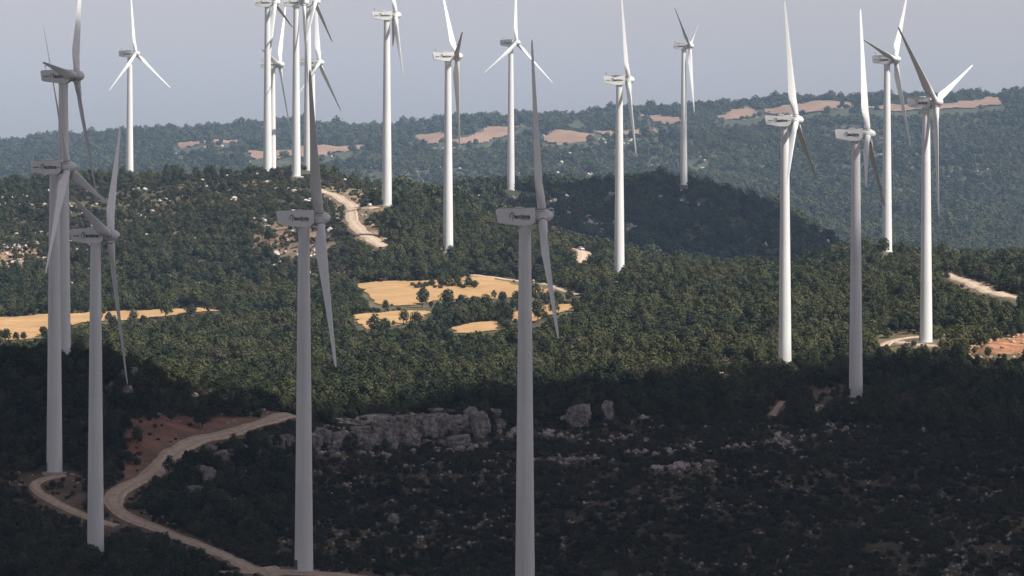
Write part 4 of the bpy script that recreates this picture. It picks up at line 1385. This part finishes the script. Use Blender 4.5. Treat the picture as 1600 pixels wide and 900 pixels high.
# ------------------------------------------------------------------ white car on the pale track
def car_at(px, py, rz):
    x, y = hit(px, py, 2200, 2720)
    root = empty('parked_car', (x, y, float(ground_z(x, y)) + 0.25), rz)
    tag(root, 'small white car on the short pale track among bushes', 'car')
    bm = bmesh.new()
    prof = [(-2.1, 0.35), (-2.15, 0.75), (-2.05, 0.98), (-1.0, 1.05), (1.1, 1.02), (1.95, 0.88), (2.15, 0.62), (2.12, 0.32)]
    L = [bm.verts.new((a, -0.85, z)) for a, z in prof]; Q = [bm.verts.new((a, 0.85, z)) for a, z in prof]
    for i in range(len(prof)):
        j = (i + 1) % len(prof)
        bm.faces.new((L[i], L[j], Q[j], Q[i]))
    bm.faces.new(L); bm.faces.new(Q)
    bmesh.ops.bevel(bm, geom=bm.edges[:], offset=0.07, segments=2, affect='EDGES')
    carw = mat_plain('white_car_paint', (0.8, 0.8, 0.8), 0.25)
    mesh_obj('body', bm_mesh('body', bm), carw, root)
    def cab(name, prof2, w0, w1, mt):
        bm = bmesh.new()
        zt = max(z for a, z in prof2)
        f = lambda z: w0 + (w1 - w0) * (z - 1.0) / (zt - 1.0)
        L = [bm.verts.new((a, -f(z), z)) for a, z in prof2]; Q = [bm.verts.new((a, f(z), z)) for a, z in prof2]
        for i in range(len(prof2)):
            j = (i + 1) % len(prof2)
            bm.faces.new((L[i], L[j], Q[j], Q[i]))
        bm.faces.new(L); bm.faces.new(Q)
        mesh_obj(name, bm_mesh(name, bm), mt, root)
    cab('windows', [(-1.95, 1.0), (-1.6, 1.42), (0.3, 1.42), (1.1, 1.0)], 0.80, 0.66, mat_plain('car_glass', (0.02, 0.025, 0.03), 0.08))
    cab('roof', [(-1.62, 1.425), (-1.5, 1.52), (0.15, 1.52), (0.32, 1.425)], 0.68, 0.60, carw)
    tyre = mat_plain('tyre_rubber', (0.02, 0.02, 0.02), 0.8)
    for sx in (-1.3, 1.35):
        for sy in (-0.82, 0.82):
            bm = bmesh.new(); ring_tube(bm, [(-0.1, 0.28), (-0.09, 0.32), (0.09, 0.32), (0.1, 0.28)], 18)
            o = mesh_obj('wheel', bm_mesh('wheel', bm, True), tyre, root)
            o.matrix_local = Matrix.Translation((sx, sy, 0.32)) @ Matrix.Rotation(R(90), 4, 'X')
    lamp = mat_plain('lamp_lens', (0.6, 0.6, 0.58), 0.1)
    for sy in (-0.62, 0.62):
        bm = bmesh.new(); box(bm, 2.06, 2.17, sy - 0.16, sy + 0.16, 0.62, 0.76)
        mesh_obj('headlight', bm_mesh('headlight', bm), lamp, root)
car_at(907, 387, R(-62))

# small white box on a post beside the winding track
x, y = hit(227, 824, 1380, 1500)
post = empty('marker_post', (x, y, float(ground_z(x, y))))
tag(post, 'small white box on a post beside the winding dirt track', 'marker post')
bm = bmesh.new(); ring_tube(bm, [(-0.3, 0.07), (1.2, 0.07)], 10); mesh_obj('pole', bm_mesh('pole', bm, True), M['metal'], post)
bm = bmesh.new(); box(bm, -0.38, 0.38, -0.15, 0.15, 0.9, 1.4); bmesh.ops.bevel(bm, geom=bm.edges[:], offset=0.03, segments=1, affect='EDGES'); mesh_obj('box', bm_mesh('box', bm), M['white'], post)
bm = bmesh.new(); box(bm, -0.45, 0.45, -0.2, 0.2, 1.4, 1.5); mesh_obj('lid', bm_mesh('lid', bm), M['metal'], post)

# ------------------------------------------------------------------ clouds high overhead, outside the haze, whose shadows lie on the land, and an added deck that dims the sky light
def mat_cloud():
    m, nt, b = new_mat('cloud_vapour')
    out = nt.nodes['Material Output']
    d = nt.nodes.new('ShaderNodeBsdfDiffuse'); d.inputs['Color'].default_value = (0.9, 0.9, 0.9, 1)
    nt.nodes.remove(b)
    nt.links.new(d.outputs[0], out.inputs['Surface'])
    return m
M['cloud'] = mat_cloud()
CB = 1500.0
k_ = 1.0 / math.tan(SUN_EL)
def cloud(name, label, sfn, x0, x1, y0, y1, zg, step=14.0, CB=CB, rag=0.0):
    """sfn(X,Y): metres inside the shadow's edge on the ground"""
    gx = np.arange(x0, x1, step); gy = np.arange(y0, y1, step)
    GX, GY = np.meshgrid(gx, gy)
    s = sfn(GX, GY) + (fbm(GX / 120, GY / 120, 41) - 0.5) * 60 + (fbm(GX / 26, GY / 26, 47) - 0.5) * 52
    ox = math.sin(SUN_AZ) * k_ * (CB - zg); oy = math.cos(SUN_AZ) * k_ * (CB - zg)
    if rag:
        s = s + (fbm(GX / 60, GY / 60, 49) - 0.5) * rag - np.clip(rag * 0.35 * (0.5 - fbm(GX / 40, GY / 90, 53)) * 4, 0, 400)
    t = np.sqrt(np.clip(s / 160, 0, 1))
    top = CB + 8 + t * (20 + 70 * fbm(GX / 150, GY / 150, 43))
    bot = CB - t * 20 * fbm(GX / 60, GY / 60, 44)
    ins = (s > 0)
    c = ins[:-1, :-1] & ins[1:, :-1] & ins[:-1, 1:] & ins[1:, 1:]
    c &= np.random.default_rng(5).random(c.shape) < 0.12 + s[:-1, :-1] / 75.0          # torn, thinning rim
    ii = np.arange(GX.size).reshape(GX.shape)
    f = np.stack([ii[:-1, :-1], ii[:-1, 1:], ii[1:, 1:], ii[1:, :-1]], -1)[c]
    N = GX.size
    sh = top - CB
    vt = np.stack([GX + ox, GY + oy, top], -1).reshape(-1, 3)
    vb = np.stack([GX + ox, GY + oy, bot], -1).reshape(-1, 3)
    V = np.concatenate([vt, vb]); Fc = np.concatenate([f, f[:, ::-1] + N])
    used, inv = np.unique(Fc, return_inverse=True)
    o = mesh_obj(name, np_mesh(name, V[used], inv.reshape(-1, 4), True), M['cloud'])
    tag(o, label, None, None, 'stuff')

ex = np.array([-700, -150, -110, -70, -38, 0, 25, 50, 80, 110, 150, 185, 300, 700], float)
ey = np.array([1680, 1680, 1640, 1634, 1650, 1718, 1765, 1795, 1820, 1862, 1850, 1790, 1740, 1700], float)
def edge1(X, Y):
    return np.minimum(np.interp(X, ex, ey) - Y, np.minimum(X + 900, 900 - X))
cloud('cloud', 'broad flat cloud overhead shading the near slopes', edge1, -900, 900, -900, 1950, 30.0)
cloud('cloud', 'unseen cloud deck added overhead and behind the camera to cut sky light', lambda X, Y: np.minimum(1180 - Y, np.minimum(np.minimum(X + 2200, 1700 - X), Y + 1500)), -2300, 1800, -1600, 1400, 30.0, 50.0, CB + 220.0)  # added out of view to block sky light from above and behind the camera
poly2 = [(-60, 2840), (230, 2780), (360, 3250), (330, 3430), (180, 3370), (60, 3310), (-45, 3230), (-40, 3050)]
def edge2(X, Y):
    ins = in_poly(X, Y, poly2)
    d = np.full(X.shape, 1e9)
    for i in range(len(poly2)):
        ax, ay = poly2[i]; bx, by = poly2[(i + 1) % len(poly2)]
        L2 = (bx - ax) ** 2 + (by - ay) ** 2
        t = np.clip(((X - ax) * (bx - ax) + (Y - ay) * (by - ay)) / L2, 0, 1)
        d = np.minimum(d, np.hypot(X - ax - t * (bx - ax), Y - ay - t * (by - ay)))
    return np.where(ins, d, -d)
cloud('cloud', 'smaller cloud farther out shading the middle hill', edge2, -200, 500, 2700, 3600, 70.0, 11.0, rag=60.0)

# ------------------------------------------------------------------ haze: one closed box of pale air round camera and land
zlo = float(ZZ.min()) - 1.0
bm = bmesh.new()
box(bm, float(XX.min()) - 60, float(XX.max()) + 60, -460, 9060, zlo, CZ + 150)
hz = bm_mesh('haze', bm)
hm = bpy.data.materials.new('haze_air'); hm.use_nodes = True
hm.node_tree.nodes.clear()
ho = hm.node_tree.nodes.new('ShaderNodeOutputMaterial')
hv = hm.node_tree.nodes.new('ShaderNodeVolumePrincipled')
hv.inputs['Color'].default_value = (*HAZE_COLOR, 1)
hv.inputs['Density'].default_value = HAZE_DENSITY
hv.inputs['Anisotropy'].default_value = -0.3
hm.node_tree.links.new(hv.outputs[0], ho.inputs['Volume'])
haze = mesh_obj('haze', hz, hm)
tag(haze, 'pale blue summer haze hanging over the hills', None, None, 'stuff')
